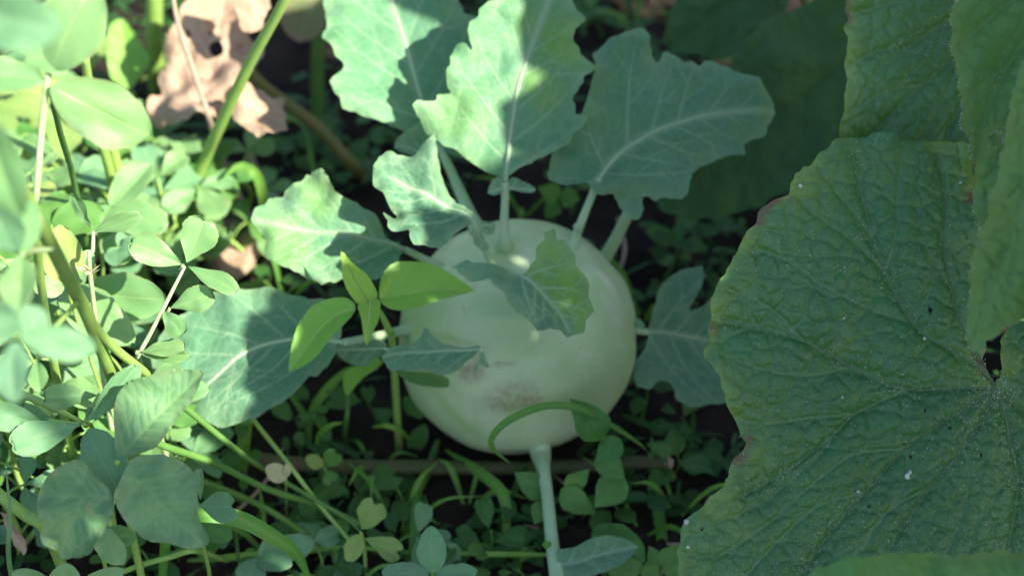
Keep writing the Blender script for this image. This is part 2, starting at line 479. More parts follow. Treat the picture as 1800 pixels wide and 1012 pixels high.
def tube_geo(path, radii, seg=10, n=6, flat=1.0, rough=0.0):
    pts = np.array(catmull(path, n))
    m = len(pts)
    radii = np.interp(np.linspace(0, 1, m), np.linspace(0, 1, len(radii)), radii)
    tg = np.gradient(pts, axis=0); tg /= np.linalg.norm(tg, axis=1)[:, None] + 1e-12
    a = np.array((0, 0, 1.0)) if abs(tg[0][2]) < 0.9 else np.array((1.0, 0, 0))
    x = np.cross(tg[0], a); x /= np.linalg.norm(x)
    v = []
    for i in range(m):
        x = x - tg[i] * x.dot(tg[i]); x /= np.linalg.norm(x)
        y = np.cross(tg[i], x)
        for k in range(seg):
            th = 2 * math.pi * k / seg
            r = radii[i] * (1 + rough * (random.random() - 0.5))
            v.append(pts[i] + x * math.cos(th) * r + y * math.sin(th) * r * flat)
    f = []
    for i in range(m - 1):
        for k in range(seg):
            f.append((i * seg + k, i * seg + (k + 1) % seg, (i + 1) * seg + (k + 1) % seg, (i + 1) * seg + k))
    v.append(pts[0]); v.append(pts[-1])
    c0, c1 = len(v) - 2, len(v) - 1
    for k in range(seg):
        f.append((c0, (k + 1) % seg, k)); f.append((c1, (m - 1) * seg + k, (m - 1) * seg + (k + 1) % seg))
    return v, f


def tube(name, path, radii, mat, parent=None, **kw):
    v, f = tube_geo(path, radii, **kw)
    o = np.array(path[0], float)
    return add(name, np.array(v) - o, f, mat, parent, Matrix.Translation(Vector(o)))


# ---- traced leaf blade -------------------------------------------------------
def seg_dist(p, poly, closed=False):
    "distance of points p to a polyline, nearest point, and position along it"
    a = np.asarray(poly, float)
    b = np.roll(a, -1, 0) if closed else a[1:]
    a = a if closed else a[:-1]
    best = np.full(len(p), 1e9); near = np.zeros_like(p); pos = np.zeros(len(p))
    for i in range(len(a)):
        ab = b[i] - a[i]; L = ab.dot(ab) + 1e-18
        t = np.clip(((p - a[i]) @ ab) / L, 0, 1)
        q = a[i] + t[:, None] * ab
        d = np.hypot(*(p - q).T)
        s = d < best
        best[s] = d[s]; near[s] = q[s]; pos[s] = (i + t[s]) / len(a)
    return best, near, pos


def inside(p, poly):
    x, y = p[:, 0], p[:, 1]
    c = np.zeros(len(p), bool)
    n = len(poly)
    for i in range(n):
        x0, y0 = poly[i]; x1, y1 = poly[(i + 1) % n]
        if y0 == y1: continue
        s = ((y0 > y) != (y1 > y)) & (x < (x1 - x0) * (y - y0) / (y1 - y0) + x0)
        c ^= s
    return c


def chaikin(p, k=0.14):
    p = np.asarray(p, float); q = np.roll(p, -1, 0)
    out = np.empty((2 * len(p), 2))
    out[0::2] = p * (1 - k) + q * k; out[1::2] = p * k + q * (1 - k)
    return out


def frame_from(base, tip, d, tilt):
    n = (-FW + RT * tilt[0] + UP * tilt[1]).normalized()
    o = P(*base, d)

    def hit(x, y):
        r = P(x, y, 1) - CAM
        return CAM + r * ((o - CAM).dot(n) / r.dot(n))
    u = (hit(*tip) - o).normalized()
    v = n.cross(u)
    Mx = Matrix((u, v, n)).transposed().to_4x4(); Mx.translation = o
    inv = Mx.inverted()

    def to2(x, y):
        q = inv @ hit(x, y)
        return (q.x, q.y)
    return Mx, to2


def pinnate(mid, poly, n, ang, bendk=0.35, start=0.06, end=0.88, w0=0.0006):
    "side veins from a midrib out to the margin"
    mid = np.array(catmull(mid, 8))
    s = np.r_[0, np.cumsum(np.hypot(*np.diff(mid, axis=0).T))]; Lm = s[-1]
    out = []
    for i in range(n):
        for sd in (-1, 1):
            t = start + (end - start) * (i + (0.25 if sd > 0 else -0.1) + random.uniform(-.15, .15)) / n
            t = min(max(t, 0.02), 0.95)
            x = np.interp(t * Lm, s, mid[:, 0]); y = np.interp(t * Lm, s, mid[:, 1])
            x2 = np.interp(t * Lm + 1e-3, s, mid[:, 0]); y2 = np.interp(t * Lm + 1e-3, s, mid[:, 1])
            a = math.atan2(y2 - y, x2 - x) + sd * math.radians(ang * (1.15 - 0.45 * t) + random.uniform(-5, 5))
            pts = [(x, y)]; st = Lm * 0.04
            for k in range(40):
                a -= sd * bendk * 0.06
                q = (pts[-1][0] + math.cos(a) * st, pts[-1][1] + math.sin(a) * st)
                if not inside(np.array([q]), poly)[0]: break
                pts.append(q)
            if len(pts) > 2:
                pts = pts[:-1] if len(pts) > 4 else pts
                out.append((pts, w0 * (1 - 0.5 * t), w0 * 0.25))
                m = len(pts)
                for fr in (0.4, 0.65):
                    j = int(m * fr)
                    if m > 6:
                        b = math.atan2(pts[j][1] - pts[j - 1][1], pts[j][0] - pts[j - 1][0]) - sd * (0.7 if fr == 0.4 else -0.7)
                        q = [pts[j]]
                        for k in range(int(m * 0.38)):
                            b += sd * 0.03
                            r = (q[-1][0] + math.cos(b) * st, q[-1][1] + math.sin(b) * st)
                            if not inside(np.array([r]), poly)[0]: break
                            q.append(r)
                        if len(q) > 2: out.append((q, w0 * 0.4, w0 * 0.2))
    return out


HALF_SIGN = 1


def blade(parent, outline, base, tip, d, mat, tilt=(0, 0), mid=None, n_side=6, ang=50, veins=None, hpx=4.0,
          bend=0.0, fold=0.0, cup=0.0, side=0.0, rip=0.0, ripf=60, und=0.0, undf=25, relief=0.0005, quilt=None, name='leaf',
          rib=(0.0012, 0.0003), ribmat=None, holes=(), smooth_it=1, petiole=None, prad=(0.002, 0.0017), pmat=None,
          seed=0, label=None, vw=0.0006, edge_w=0.004, teeth=0.0, tstep=0.0009, backlit_tint=()):
    random.seed(1000 + seed)
    Mx, to2 = frame_from(base, tip, d, tilt)
    poly = np.array([to2(*p) for p in outline])
    for _ in range(smooth_it): poly = chaikin(poly)
    if teeth:
        L = np.r_[0, np.cumsum(np.hypot(*np.diff(poly, axis=0, append=poly[:1]).T))]
        m = int(L[-1] / tstep)
        q = np.vstack([poly, poly[:1]])
        s = np.linspace(0, L[-1], m, endpoint=False)
        q = np.c_[np.interp(s, L, q[:, 0]), np.interp(s, L, q[:, 1])]
        tn = np.roll(q, -1, 0) - np.roll(q, 1, 0); tn /= np.hypot(*tn.T)[:, None] + 1e-9
        amp = teeth * (vnoise(s * 180, s * 0 + seed) * 1.6 + vnoise(s * 420, s * 0 + seed + 9))
        poly = q + np.c_[tn[:, 1], -tn[:, 0]] * amp[:, None]
    hol = [chaikin(np.array([to2(*p) for p in h])) for h in holes]
    midp = [to2(*p) for p in (mid or [base, tip])]
    midc = np.array(catmull(midp, 8))
    if veins is None:
        vs = pinnate(midp, poly, n_side, ang, w0=vw) if n_side else []
    else:
        vs = [(np.array(catmull([to2(*p) for p in q], 6)), a, b) for q, a, b in veins]
    h = hpx * d / FP
    lo = poly.min(0) - h; hi = poly.max(0) + h
    nx = int((hi[0] - lo[0]) / h) + 2; ny = int((hi[1] - lo[1]) / h) + 2
    gx, gy = np.meshgrid(lo[0] + h * np.arange(nx), lo[1] + h * np.arange(ny), indexing='ij')
    p = np.c_[gx.ravel(), gy.ravel()]
    sd, near, _ = seg_dist(p, poly, True)
    ins = inside(p, poly)
    for q in hol:
        d2, n2, _ = seg_dist(p, q, True)
        s = d2 < sd
        sd[s] = d2[s]; near[s] = n2[s]
        ins &= ~inside(p, q)
    snap = sd < 0.55 * h
    keep = ins | snap
    p[snap] = near[snap]
    sd = np.where(snap, 0, sd)
    idx = np.arange(nx * ny).reshape(nx, ny)
    quads = np.stack([idx[:-1, :-1], idx[1:, :-1], idx[1:, 1:], idx[:-1, 1:]], -1).reshape(-1, 4)
    k = keep[quads]; cnt = k.sum(1)
    faces = [tuple(q) for q in quads[cnt == 4]]
    for q, kk in zip(quads[cnt == 3], k[cnt == 3]):
        faces.append(tuple(q[kk]))
    used = np.unique(np.concatenate([np.array(f) for f in faces]))
    remap = -np.ones(nx * ny, int); remap[used] = np.arange(len(used))
    faces = [tuple(remap[list(f)]) for f in faces]
    p = p[used]; sd = sd[used]
    dm, _, mpos = seg_dist(p, midc)
    L = np.hypot(*(np.array(midp[-1]) - np.array(midp[0]))); Wd = np.abs(poly[:, 1]).max() + 1e-6
    vd = np.full(len(p), 1.0); va = np.zeros(len(p))
    for q, a, b in vs:
        dd, _, ps = seg_dist(p, np.asarray(q))
        ww = a + (b - a) * ps
        va = np.maximum(va, np.exp(-(dd / np.maximum(ww, 0.35 * h)) ** 2) * np.minimum(1, ww / (0.35 * h)))
        vd = np.minimum(vd, dd)
    vam = np.exp(-(dm / (rib[0] * 1.1)) ** 2) if rib else np.zeros(len(p))
    u, v = p.T
    z = bend * (u / L) ** 2 * L + fold * dm + cup * (dm / Wd) ** 2 * Wd + side * v
    eg = np.exp(-sd / 0.012)
    z += rip * eg * fbm(u * ripf + seed * 3.1, v * ripf + seed * 1.7, 2) * 2
    z += und * fbm(u * undf + seed * 5.3, v * undf + seed * 2.9, 3) * 2
    if vs and not quilt:
        z += relief * (1 - np.exp(-(np.minimum(vd, dm) / 0.004) ** 2))
    if quilt:
        amp, cell = quilt

        def domes(c, sd_):
            rg = np.random.default_rng(sd_)
            n1 = int((hi[0] - lo[0]) / c) + 3; n2 = int((hi[1] - lo[1]) / c) + 3
            jx = (np.arange(n1)[:, None] + rg.uniform(0.08, 0.92, (n1, n2))) * c; jy = (np.arange(n2)[None, :] + rg.uniform(0.08, 0.92, (n1, n2))) * c
            qx = u - lo[0] + c + c * 0.5 * fbm(u / c * .8, v / c * .8 + seed, 2); qy = v - lo[1] + c + c * 0.5 * fbm(u / c * .8 + 40, v / c * .8 + seed, 2)
            ci = np.floor(qx / c).astype(int); cj = np.floor(qy / c).astype(int)
            f1 = np.full(len(u), 9.0); f2 = np.full(len(u), 9.0)
            for di in (-1, 0, 1):
                for dj in (-1, 0, 1):
                    i_ = np.clip(ci + di, 0, n1 - 1); j_ = np.clip(cj + dj, 0, n2 - 1)
                    D = np.hypot(qx - jx[i_, j_], qy - jy[i_, j_]) / c
                    f2 = np.where(D < f1, f1, np.minimum(f2, D)); f1 = np.minimum(f1, D)
            return np.clip(1 - 1.1 * f1 ** 2, 0, 1), f2 - f1
        h1, e1 = domes(cell, seed + 3)
        h2, e2 = domes(cell * 0.5, seed + 4)
        vmn = dm.copy()
        for q, va0, vb0 in vs:
            if va0 >= 0.00065: vmn = np.minimum(vmn, seg_dist(p, np.asarray(q))[0])
        g1 = 1 - np.exp(-(e1 / 0.17) ** 1.6); g2 = 1 - np.exp(-(e2 / 0.22) ** 1.6)
        gv = 1 - np.exp(-(np.minimum(vd, dm) / 0.0011) ** 1.6)
        wv = 0.5 + 1.0 * (vnoise(u * 40 + 3, v * 40) + 0.5)
        rim = np.clip(sd / 0.006 + 0.35, 0, 1)
        z += amp * (0.55 * np.minimum(g1, gv) + 0.22 * g2 + 0.6 * h1 * wv) * rim
        z += amp * 2.2 * (1 - np.exp(-vmn / 0.011)) + amp * 0.8 * (1 - np.exp(-np.minimum(vd, dm) / 0.005))
        va = np.maximum(va * 0.9, np.maximum(0.20 * np.exp(-(e1 / 0.06) ** 2), 0.10 * np.exp(-(e2 / 0.09) ** 2)))
    V = np.c_[u, v, z]
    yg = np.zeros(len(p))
    for (yx, yy, yr, yk) in (() if backlit_tint == 'half' else backlit_tint):
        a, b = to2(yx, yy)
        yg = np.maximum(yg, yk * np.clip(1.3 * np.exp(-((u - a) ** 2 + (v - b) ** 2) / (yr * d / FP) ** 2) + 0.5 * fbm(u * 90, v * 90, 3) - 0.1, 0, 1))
    if backlit_tint == 'half':  # one half of the folded leaf coloured as if lit from behind
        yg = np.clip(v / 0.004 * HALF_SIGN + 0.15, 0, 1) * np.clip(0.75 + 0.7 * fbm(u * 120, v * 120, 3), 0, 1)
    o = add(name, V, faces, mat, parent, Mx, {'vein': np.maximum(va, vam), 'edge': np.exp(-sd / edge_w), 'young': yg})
    if label: o['label'] = label

    def surf(x, y, lift=0.0):
        a, b = to2(x, y)
        i = np.argmin((u - a) ** 2 + (v - b) ** 2)
        return Mx @ Vector((a, b, z[i] + lift))
    o_z = (p, z, Mx, sd, vs, midc)
    if rib and ribmat:
        rib = (rib[0] * 0.72, rib[1] * 0.8)
        pts = []
        mm = np.array(catmull(midp, 5))
        for t, (a, b) in enumerate(mm[:int(len(mm) * 0.96) + 1]):
            i = np.argmin((u - a) ** 2 + (v - b) ** 2)
            fr = t / len(mm)
            pts.append(Mx @ Vector((a, b, z[i] + 0.15 * (rib[0] + (rib[1] - rib[0]) * fr))))
        tube('midrib', pts, rib, ribmat, o, seg=8, n=2)
    if petiole:
        pts = [Mx @ Vector((midp[0][0], midp[0][1], z[np.argmin((u - midp[0][0]) ** 2 + (v - midp[0][1]) ** 2)]))] + list(petiole)
        tube('petiole', pts, prad, pmat, o, seg=12, n=8)
    return o, surf, o_z


# ---- parametric leaflets ------------------------------------------------------
_LV = {}


def leaflet_mesh(kind, var, mat, hi=False):
    key = (kind, var, mat.name, hi)
    if key in _LV: return _LV[key]
    rs = np.random.default_rng(hash((kind, var)) % 1000 if False else (var * 17 + len(kind) * 5))
    n, m = (26, 16) if hi else (16, 8)
    t = 0.5 - 0.5 * np.cos(np.pi * np.linspace(0, 1, n + 1))
    s = np.linspace(-1, 1, m + 1)
    T, S = np.meshgrid(t, s, indexing='ij')
    if kind == 'obovate':
        f = 0.5 * np.sin(np.pi * np.clip(T, 0, 1) ** 1.45) ** 0.62 * (0.55 + 0.45 * T) * 1.15
    elif kind == 'oval':
        f = 0.5 * np.sin(np.pi * T ** 1.05) ** 0.54
    elif kind == 'ovate':
        f = 0.5 * np.sin(np.pi * T ** 0.72) ** 0.95 * (1.06 - 0.12 * T)
    elif kind == 'heart':
        f = 0.5 * np.sin(np.pi * np.clip(T, 0, 1) ** 1.7) ** 0.55 * 1.05
    else:
        f = 0.5 * np.sin(np.pi * T) ** 0.7
    a = rs.uniform(-1, 1, 8)
    f = f * (1 + 0.16 * fbm(T * 5 + var * 7.7, np.sign(S) * 3.1 + var, 3))
    X = S * f; Y = T.copy()
    if kind == 'heart':
        Y -= 0.2 * np.exp(-(X / 0.16) ** 2) * T ** 5
    if kind == 'obovate':
        Y -= 0.06 * np.exp(-(X / 0.10) ** 2) * T ** 8
        tooth = (np.arange(m + 1) % 2) * 0.02
        Y -= tooth[None, :] * (T > 0.8) * (0.4 + 0.6 * T)
        edge = (np.abs(S) > 0.99) & (T > 0.55) & (T < 0.97)
        jj = (np.arange(n + 1) % 2)[:, None] * np.ones_like(S)
        X -= np.sign(X) * edge * jj * 0.018
    Zc = 0.10 * a[0] * T + (0.08 + 0.10 * a[1]) * (0 - (T - 0.3) ** 2) * 2 + (0.10 + 0.10 * a[2]) * np.abs(X)
    Zc -= 0.18 * a[3] * X ** 2
    Zc += 0.035 * np.abs(S) ** 2 * np.sin(T * (9 + 3 * a[4]) + a[5] * 3 + np.sign(S) * a[6] * 2)
    Zc += 0.05 * fbm(X * 3 + var * 3.3, Y * 3 + var, 2)
    X = X + 0.06 * a[7] * (T ** 2)
    V = np.c_[X.ravel(), Y.ravel(), Zc.ravel()]
    idx = np.arange((n + 1) * (m + 1)).reshape(n + 1, m + 1)
    F = np.stack([idx[:-1, :-1], idx[:-1, 1:], idx[1:, 1:], idx[1:, :-1]], -1).reshape(-1, 4)
    luv = np.c_[T.ravel(), S.ravel(), 0 * S.ravel()]
    me = mesh('leaflet_' + kind, V, F, mat, {'luv': luv})
    _LV[key] = me
    return me


def leaflet(parent, b, t, width, mat, kind='obovate', nrm=None, roll=0.0, hi=False, name='leaflet', var=None):
    "leaflet from point b to point t; nrm is the rough facing"
    b = Vector(b); t = Vector(t)
    Y = t - b; L = Y.length; Y.normalize()
    n = Vector(nrm) if nrm is not None else -FW
    X = Y.cross(n).normalized()
    n = X.cross(Y).normalized()
    if roll:
        q = Matrix.Rotation(roll, 3, Y); X = q @ X; n = q @ n
    var = random.randrange(12) if var is None else var
    me = leaflet_mesh(kind, var, mat, hi)
    Mx = Matrix((X * width, Y * L, n * min(L, width * 1.6))).transposed().to_4x4(); Mx.translation = b
    return place(bpy.data.objects.new(name, me), parent, Mx)


def pleaf(parent, b, t, wpx, d0, d1, mat, kind='obovate', roll=0.0, hi=True, face=(0, 0), name='leaflet', var=None):
    "leaflet given by photo pixels of base and tip, width in pixels and the two depths"
    n = -FW + RT * face[0] + UP * face[1]
    return leaflet(parent, P(*b, d0), P(*t, d1), wpx * 0.5 * (d0 + d1) / FP, mat, kind, n, roll, hi, name, var)


def ribbon(name, pts, widths, mat, parent=None, nrm=None, fold=0.25, n=8):
    pts = np.array(catmull(pts, n)); m = len(pts)
    wd = np.interp(np.linspace(0, 1, m), np.linspace(0, 1, len(widths)), widths)
    tg = np.gradient(pts, axis=0); tg /= np.linalg.norm(tg, axis=1)[:, None] + 1e-12
    nr = np.array(nrm if nrm is not None else -FW, float)
    v = []; luv = []; ve = []
    for i in range(m):
        s = np.cross(tg[i], nr); s /= np.linalg.norm(s) + 1e-9
        nn = np.cross(s, tg[i])
        for k in (-1, -0.5, 0, 0.5, 1):
            v.append(pts[i] + s * wd[i] * 0.5 * k + nn * wd[i] * 0.5 * fold * abs(k)); ve.append(1.0 if k == 0 else 0)
    f = np.array([(i * 5 + k, i * 5 + k + 1, i * 5 + 6 + k, i * 5 + 5 + k) for i in range(m - 1) for k in range(4)])
    o = pts[0]
    return add(name, np.array(v) - o, f, mat, parent, Matrix.Translation(Vector(o)), {'vein': ve, 'edge': np.zeros(len(ve))})


def ground_z(x, y):
    return 0.010 * float(fbm(np.array(x * 9.0), np.array(y * 9.0), 4))


def foot(p, dx=0.0, dy=0.0):
    q = Vector((p[0] + dx, p[1] + dy, 0)); q.z = ground_z(q.x, q.y) - 0.004
    return q


# ================================================================== the setting
def build_ground():
    a = np.concatenate([-np.geomspace(60, 0.75, 26), np.arange(-0.72, 0.721, 0.006), np.geomspace(0.75, 60, 26)])
    X, Y = np.meshgrid(a, a, indexing='ij')
    zz_ = 0.010 * fbm(X * 9, Y * 9, 4)
    zz_ += 0.0035 * fbm(X * 70, Y * 70, 3) * (np.maximum(abs(X), abs(Y)) < 0.8)
    n = len(a); idx = np.arange(n * n).reshape(n, n)
    F = np.stack([idx[:-1, :-1], idx[1:, :-1], idx[1:, 1:], idx[:-1, 1:]], -1).reshape(-1, 4)
    o = add('ground', np.c_[X.ravel(), Y.ravel(), zz_.ravel()], F, M['soil'])
    tag(o, kind='structure')


build_ground()

# ================================================================== kohlrabi
KP = thing('kohlrabi_plant', 'pale green kohlrabi bulb with blue-green toothed leaves growing in dark soil', 'kohlrabi',
           (BULB.x, BULB.y, 0))


def build_bulb():
    nu, nv = 160, 110
    th = np.linspace(0, 2 * np.pi, nu, endpoint=False); ph = np.linspace(0.0, np.pi, nv)
    PH, TH = np.meshgrid(ph, th, indexing='ij')
    d = np.stack([np.sin(PH) * np.cos(TH), np.sin(PH) * np.sin(TH), np.cos(PH)], -1).reshape(-1, 3)
    r = BULB_R * (1 + 0.018 * np.sin(2 * TH + 0.6).ravel() * np.sin(PH).ravel() + 0.012 * np.sin(3 * TH + 2).ravel() * np.sin(PH).ravel() ** 2)
    r += 0.0012 * fbm(d[:, 0] * 2.2 + 5, d[:, 1] * 2.2 + d[:, 2] * 1.3, 2) * 2
    # flat crown and tapered foot
    c = np.cos(PH).ravel()
    r *= 1 - 0.05 * np.clip(c - 0.8, 0, 1) / 0.2 - 0.02 * np.clip(-c - 0.75, 0, 1) / 0.25
    cork = np.zeros(len(d)); scar = np.zeros(len(d)); green = np.zeros(len(d))

    def patch(x, y, rx, ry, rot=0.0, soft=0.5):
        q = (on_bulb(x, y) - BULB).normalized()
        east = Vector((0, 0, 1)).cross(q).normalized(); north = q.cross(east)
        e = d @ np.array(east) * BULB_R; n = d @ np.array(north) * BULB_R; f = d @ np.array(q)
        ca, sa = math.cos(rot), math.sin(rot)
        e, n = e * ca + n * sa, -e * sa + n * ca
        k = np.hypot(e / rx, n / ry)
        return np.where(f > 0.2, 1 / (1 + np.exp((k - 1) / (0.22 * soft))), 0)
    for a in ((905, 702, .0135, .0080, .05), (828, 655, .007, .0045, .3), (884, 640, .0055, .0012, .15), (928, 796, .024, .0035, 0),
              (1005, 798, .012, .002, .1), (960, 790, .003, .004, 0), (868, 792, .006, .003, -.4)):
        cork = np.maximum(cork, patch(*a, soft=0.9 if a[2] > .005 else 0.5) * (0.9 if a[2] > 0.011 else 0.85))
    for a in ((1062, 500, .0022, .0085, -.25), (1075, 545, .002, .008, -.1)):
        scar = np.maximum(scar, patch(*a, soft=0.8))
        cork = np.maximum(cork, 0.25 * patch(a[0], a[1], a[2] * .4, a[3] * .6, a[4]))
    for a in ((885, 545, .015, .009, 0), (900, 590, .012, .010, 0), (795, 592, .010, .001, .25), (880, 440, .012, .006, 0),
              (745, 560, .012, .012, 0), (800, 730, .016, .003, -.7)):
        green = np.maximum(green, patch(*a, soft=1.6) * (0.75 if a[3] > .002 else 1.0))
    # raised leaf scars: eye-shaped welts
    for a in ((905, 560, .014, .003, .02), (1062, 500, .004, .011, -.25), (800, 592, .013, .0025, .2), (930, 700, .018, .004, 0)):
        r += 0.0019 * patch(*a, soft=1.5)
    r += 0.0008 * np.where(cork > 0, cork, 0) * fbm(d[:, 0] * 60, d[:, 2] * 60 + d[:, 1] * 20, 2)
    V = d * r[:, None] * np.array((1.0, 1.0, 1.0))
    F = []
    for i in range(nv - 1):
        for k in range(nu):
            F.append((i * nu + k, (i + 1) * nu + k, (i + 1) * nu + (k + 1) % nu, i * nu + (k + 1) % nu))
    b = add('bulb', V, np.array(F), M['bulb'], KP, Matrix.Translation(BULB), {'cork': cork, 'scar': scar, 'green': green})
    # root neck below
    tube('root_neck', [BULB - Vector((0, 0, BULB_R * 0.9)), (0.002, 0.0, -0.02)], (0.016, 0.009), M['stick'], KP, seg=14)


build_bulb()


def bulbfoot(x, y):
    "petiole foot: rises out of the bulb skin with a flare"
    s = on_bulb(x, y)
    return [s, BULB + (s - BULB) * 0.93]


KL = dict(teeth=0.0007, smooth_it=0, mat=M['kohl'], ribmat=M['kohl_rib'], pmat=M['petiole'])
# K1 tall leaf at the back left
blade(KP, [(566, -70), (570, 0), (573, 37), (574, 57), (567, 76), (584, 97), (589, 113), (604, 123), (599, 134), (579, 156), (587, 171),
           (599, 188), (600, 200), (627, 204), (661, 213), (691, 225), (718, 233), (745, 243), (770, 262), (790, 278), (815, 282), (835, 262), (848, 225),
           (868, 190), (860, 150), (862, 110), (848, 60), (838, 32), (815, 24), (808, 0), (800, -50), (740, -110), (650, -120)],
      (768, 250), (685, -60), 0.935, tilt=(0.12, 0.25), mid=[(768, 250), (755, 215), (740, 175), (722, 110), (705, 50), (690, 0), (680, -70)],
      rib=(0.0019, 0.0005), bend=-0.06, fold=0.10, rip=0.006, und=0.003, n_side=5, ang=48, hpx=2.5, seed=1,
      petiole=[P(790, 295, .93), P(812, 345, .925), P(838, 400, .918), BULB + (on_bulb(845, 402) - BULB) * 0.95], prad=(0.0021, 0.0024, 0.0034, 0.0066),
      label='broad upright kohlrabi leaf, half in sun', **KL)
# small dark cupped lobe under it
blade(KP, [(750, 280), (757, 255), (752, 236), (735, 228), (718, 232), (706, 238), (697, 250), (693, 262), (705, 268), (725, 275)], (760, 272), (697, 255), 0.925,
      tilt=(0.3, 0.6), n_side=3, rib=(0.0006, 0.0002), cup=0.5, hpx=3, seed=2, name='lobe', **KL)
# K2 middle leaf in front of it
blade(KP, Z4((1000, 945), (985, 930), (900, 890), (800, 830), (745, 790), (690, 775), (640, 730), (580, 680), (575, 650), (520, 560), (545, 535), (650, 530),
              (655, 505), (710, 500), (735, 500), (705, 450), (697, 380), (715, 355), (720, 300), (760, 245), (800, 240), (832, 295), (835, 270), (805, 180),
              (820, 130), (850, 120), (870, 100), (870, 65), (920, 30), (950, 0), (985, -50), (1100, -95), (1250, -85), (1350, -40), (1375, 0), (1380, 30),
              (1430, 95), (1420, 110), (1370, 140), (1365, 230), (1385, 260), (1390, 300), (1430, 330), (1475, 355), (1465, 375), (1420, 410), (1415, 440),
              (1355, 520), (1370, 545), (1375, 590), (1440, 615), (1440, 630), (1395, 680), (1360, 705), (1345, 750), (1265, 800), (1200, 820),
              (1120, 870), (1060, 900), (1030, 925)),
      (887, 322), (966, 0), 0.893, tilt=(0.05, 0.12), mid=Z4((1005, 960), (1030, 750), (1050, 600), (1075, 450), (1120, 310), (1165, 190), (1200, 100), (1245, -30)),
      rib=(0.0018, 0.0004), bend=-0.05, fold=0.12, rip=0.007, und=0.003, n_side=5, ang=50, hpx=2.5, seed=3,
      petiole=[P(888, 350, .893), P(886, 395, .893), P(887, 425, .893), P(888, 450, .905)], prad=(0.0019, 0.0019, 0.0024, 0.0062),
      backlit_tint=[(985, 70, 60, .8), (950, 150, 45, .6), (800, 200, 60, .35)], label='tall middle kohlrabi leaf with a band of sun across it', **KL)
for out, tp, sd in ((Z4((1010, 960), (1040, 930), (1080, 945), (1165, 990), (1150, 1008), (1080, 1005), (1020, 1000)), (941, 334), 4),
                    (Z4((1000, 955), (965, 935), (935, 950), (918, 985), (915, 1015), (950, 1030), (985, 1015)), (860, 338), 5)):
    blade(KP, out, (888, 330), tp, 0.890, tilt=(0.1, 0.5), n_side=2, rib=(0.0005, 0.0002), cup=0.4, hpx=2.5, seed=sd, name='lobe', **KL)
# K3 broad leaf at the right
blade(KP, Z7((697, 470), (680, 430), (650, 395), (620, 360), (605, 330), (560, 315), (480, 290), (430, 270), (395, 245), (365, 250), (340, 270), (305, 255), (270, 265),
              (240, 240), (195, 215), (170, 225), (150, 285), (125, 245), (118, 215), (105, 205), (100, 165), (70, 128), (30, 130), (-10, 142), (-55, 160), (-90, 190), (-140, 240), (-155, 300), (-170, 400), (-195, 500),
              (-240, 600), (-275, 640), (-330, 690), (-345, 760), (-330, 800), (-285, 840), (-230, 838), (-175, 825), (-150, 870), (-110, 880), (-60, 875), (-30, 920), (5, 985), (50, 980),
              (75, 930), (75, 880), (95, 870), (130, 890), (150, 880), (240, 890), (265, 870), (270, 810), (290, 780), (340, 735), (400, 715), (410, 700), (480, 690), (545, 680),
              (545, 620), (590, 600), (635, 590), (650, 550), (680, 510)),
      (1050, 318), (1370, 186), 0.905, tilt=(0.12, 0.2), mid=[(1050, 318), (1075, 284), (1100, 262), (1150, 233), (1210, 209), (1285, 192), (1372, 186)],
      rib=(0.0018, 0.0004), bend=-0.10, fold=0.08, rip=0.008, und=0.0035, n_side=6, ang=55, hpx=2.5, seed=6,
      petiole=[P(1038, 350, .905), P(1020, 395, .903), P(1008, 430, .903), P(1003, 450, .915)], prad=(0.0019, 0.0019, 0.0023, 0.0056),
      label='broad shaded kohlrabi leaf spreading to one side', **KL)
tube('leaf_scar', [P(1018, 398, .899), P(1013, 404, .899)], (0.0026, 0.0022), M['petiole'], KP)
# K3b petiole of a leaf behind
tube('petiole', [P(1118, 352, .945), P(1098, 388, .945), P(1080, 425, .95), P(1058, 462, .955), P(1050, 480, .962)], (0.0027, 0.0029, 0.0034, 0.004), M['petiole_pale'], KP, seg=12, n=8)
# K4 small crumpled leaf
blade(KP, [(834, 389), (825, 397), (809, 407), (792, 421), (782, 437), (768, 454), (752, 456), (738, 451), (721, 454), (711, 441), (715, 422), (684, 424), (676, 417), (679, 401),
           (671, 377), (694, 380), (699, 374), (681, 360), (666, 343), (657, 325), (654, 296), (662, 280), (673, 269), (680, 266), (688, 267), (698, 272), (711, 272), (725, 275), (738, 265), (752, 249), (762, 240), (765, 262),
           (767, 289), (772, 305), (790, 335), (805, 352), (818, 358), (829, 374)],
      (830, 390), (690, 310), 0.872, tilt=(0.15, 0.3), mid=[(830, 390), (805, 373), (760, 345), (722, 328), (690, 312)], rib=(0.0013, 0.0004), fold=0.3, rip=0.011, ripf=75, und=0.003,
      n_side=4, ang=50, hpx=2.8, seed=7, petiole=[P(840, 412, .876), P(855, 445, .882), P(866, 468, .888), P(868, 480, .90)], prad=(0.0014, 0.0015, 0.0018, 0.0025),
      label='small crumpled kohlrabi leaf, its outer half bleached by sun', **KL)
blade(KP, Z5((840, 240), (850, 215), (900, 255), (932, 315), (915, 332), (885, 320), (850, 285)), (833, 405), (862, 438), 0.872, tilt=(0.5, 0.2), n_side=2, rib=(0.0004, 0.0002), fold=-0.4, hpx=2.5, seed=8, name='lobe', **KL)
blade(KP, Z5((880, 180), (930, 175), (960, 190), (950, 235), (905, 240)), (845, 395), (872, 396), 0.882, tilt=(0.3, 0.4), n_side=2, rib=(0.0004, 0.0002), fold=-0.4, hpx=2.5, seed=9, name='lobe', **KL)
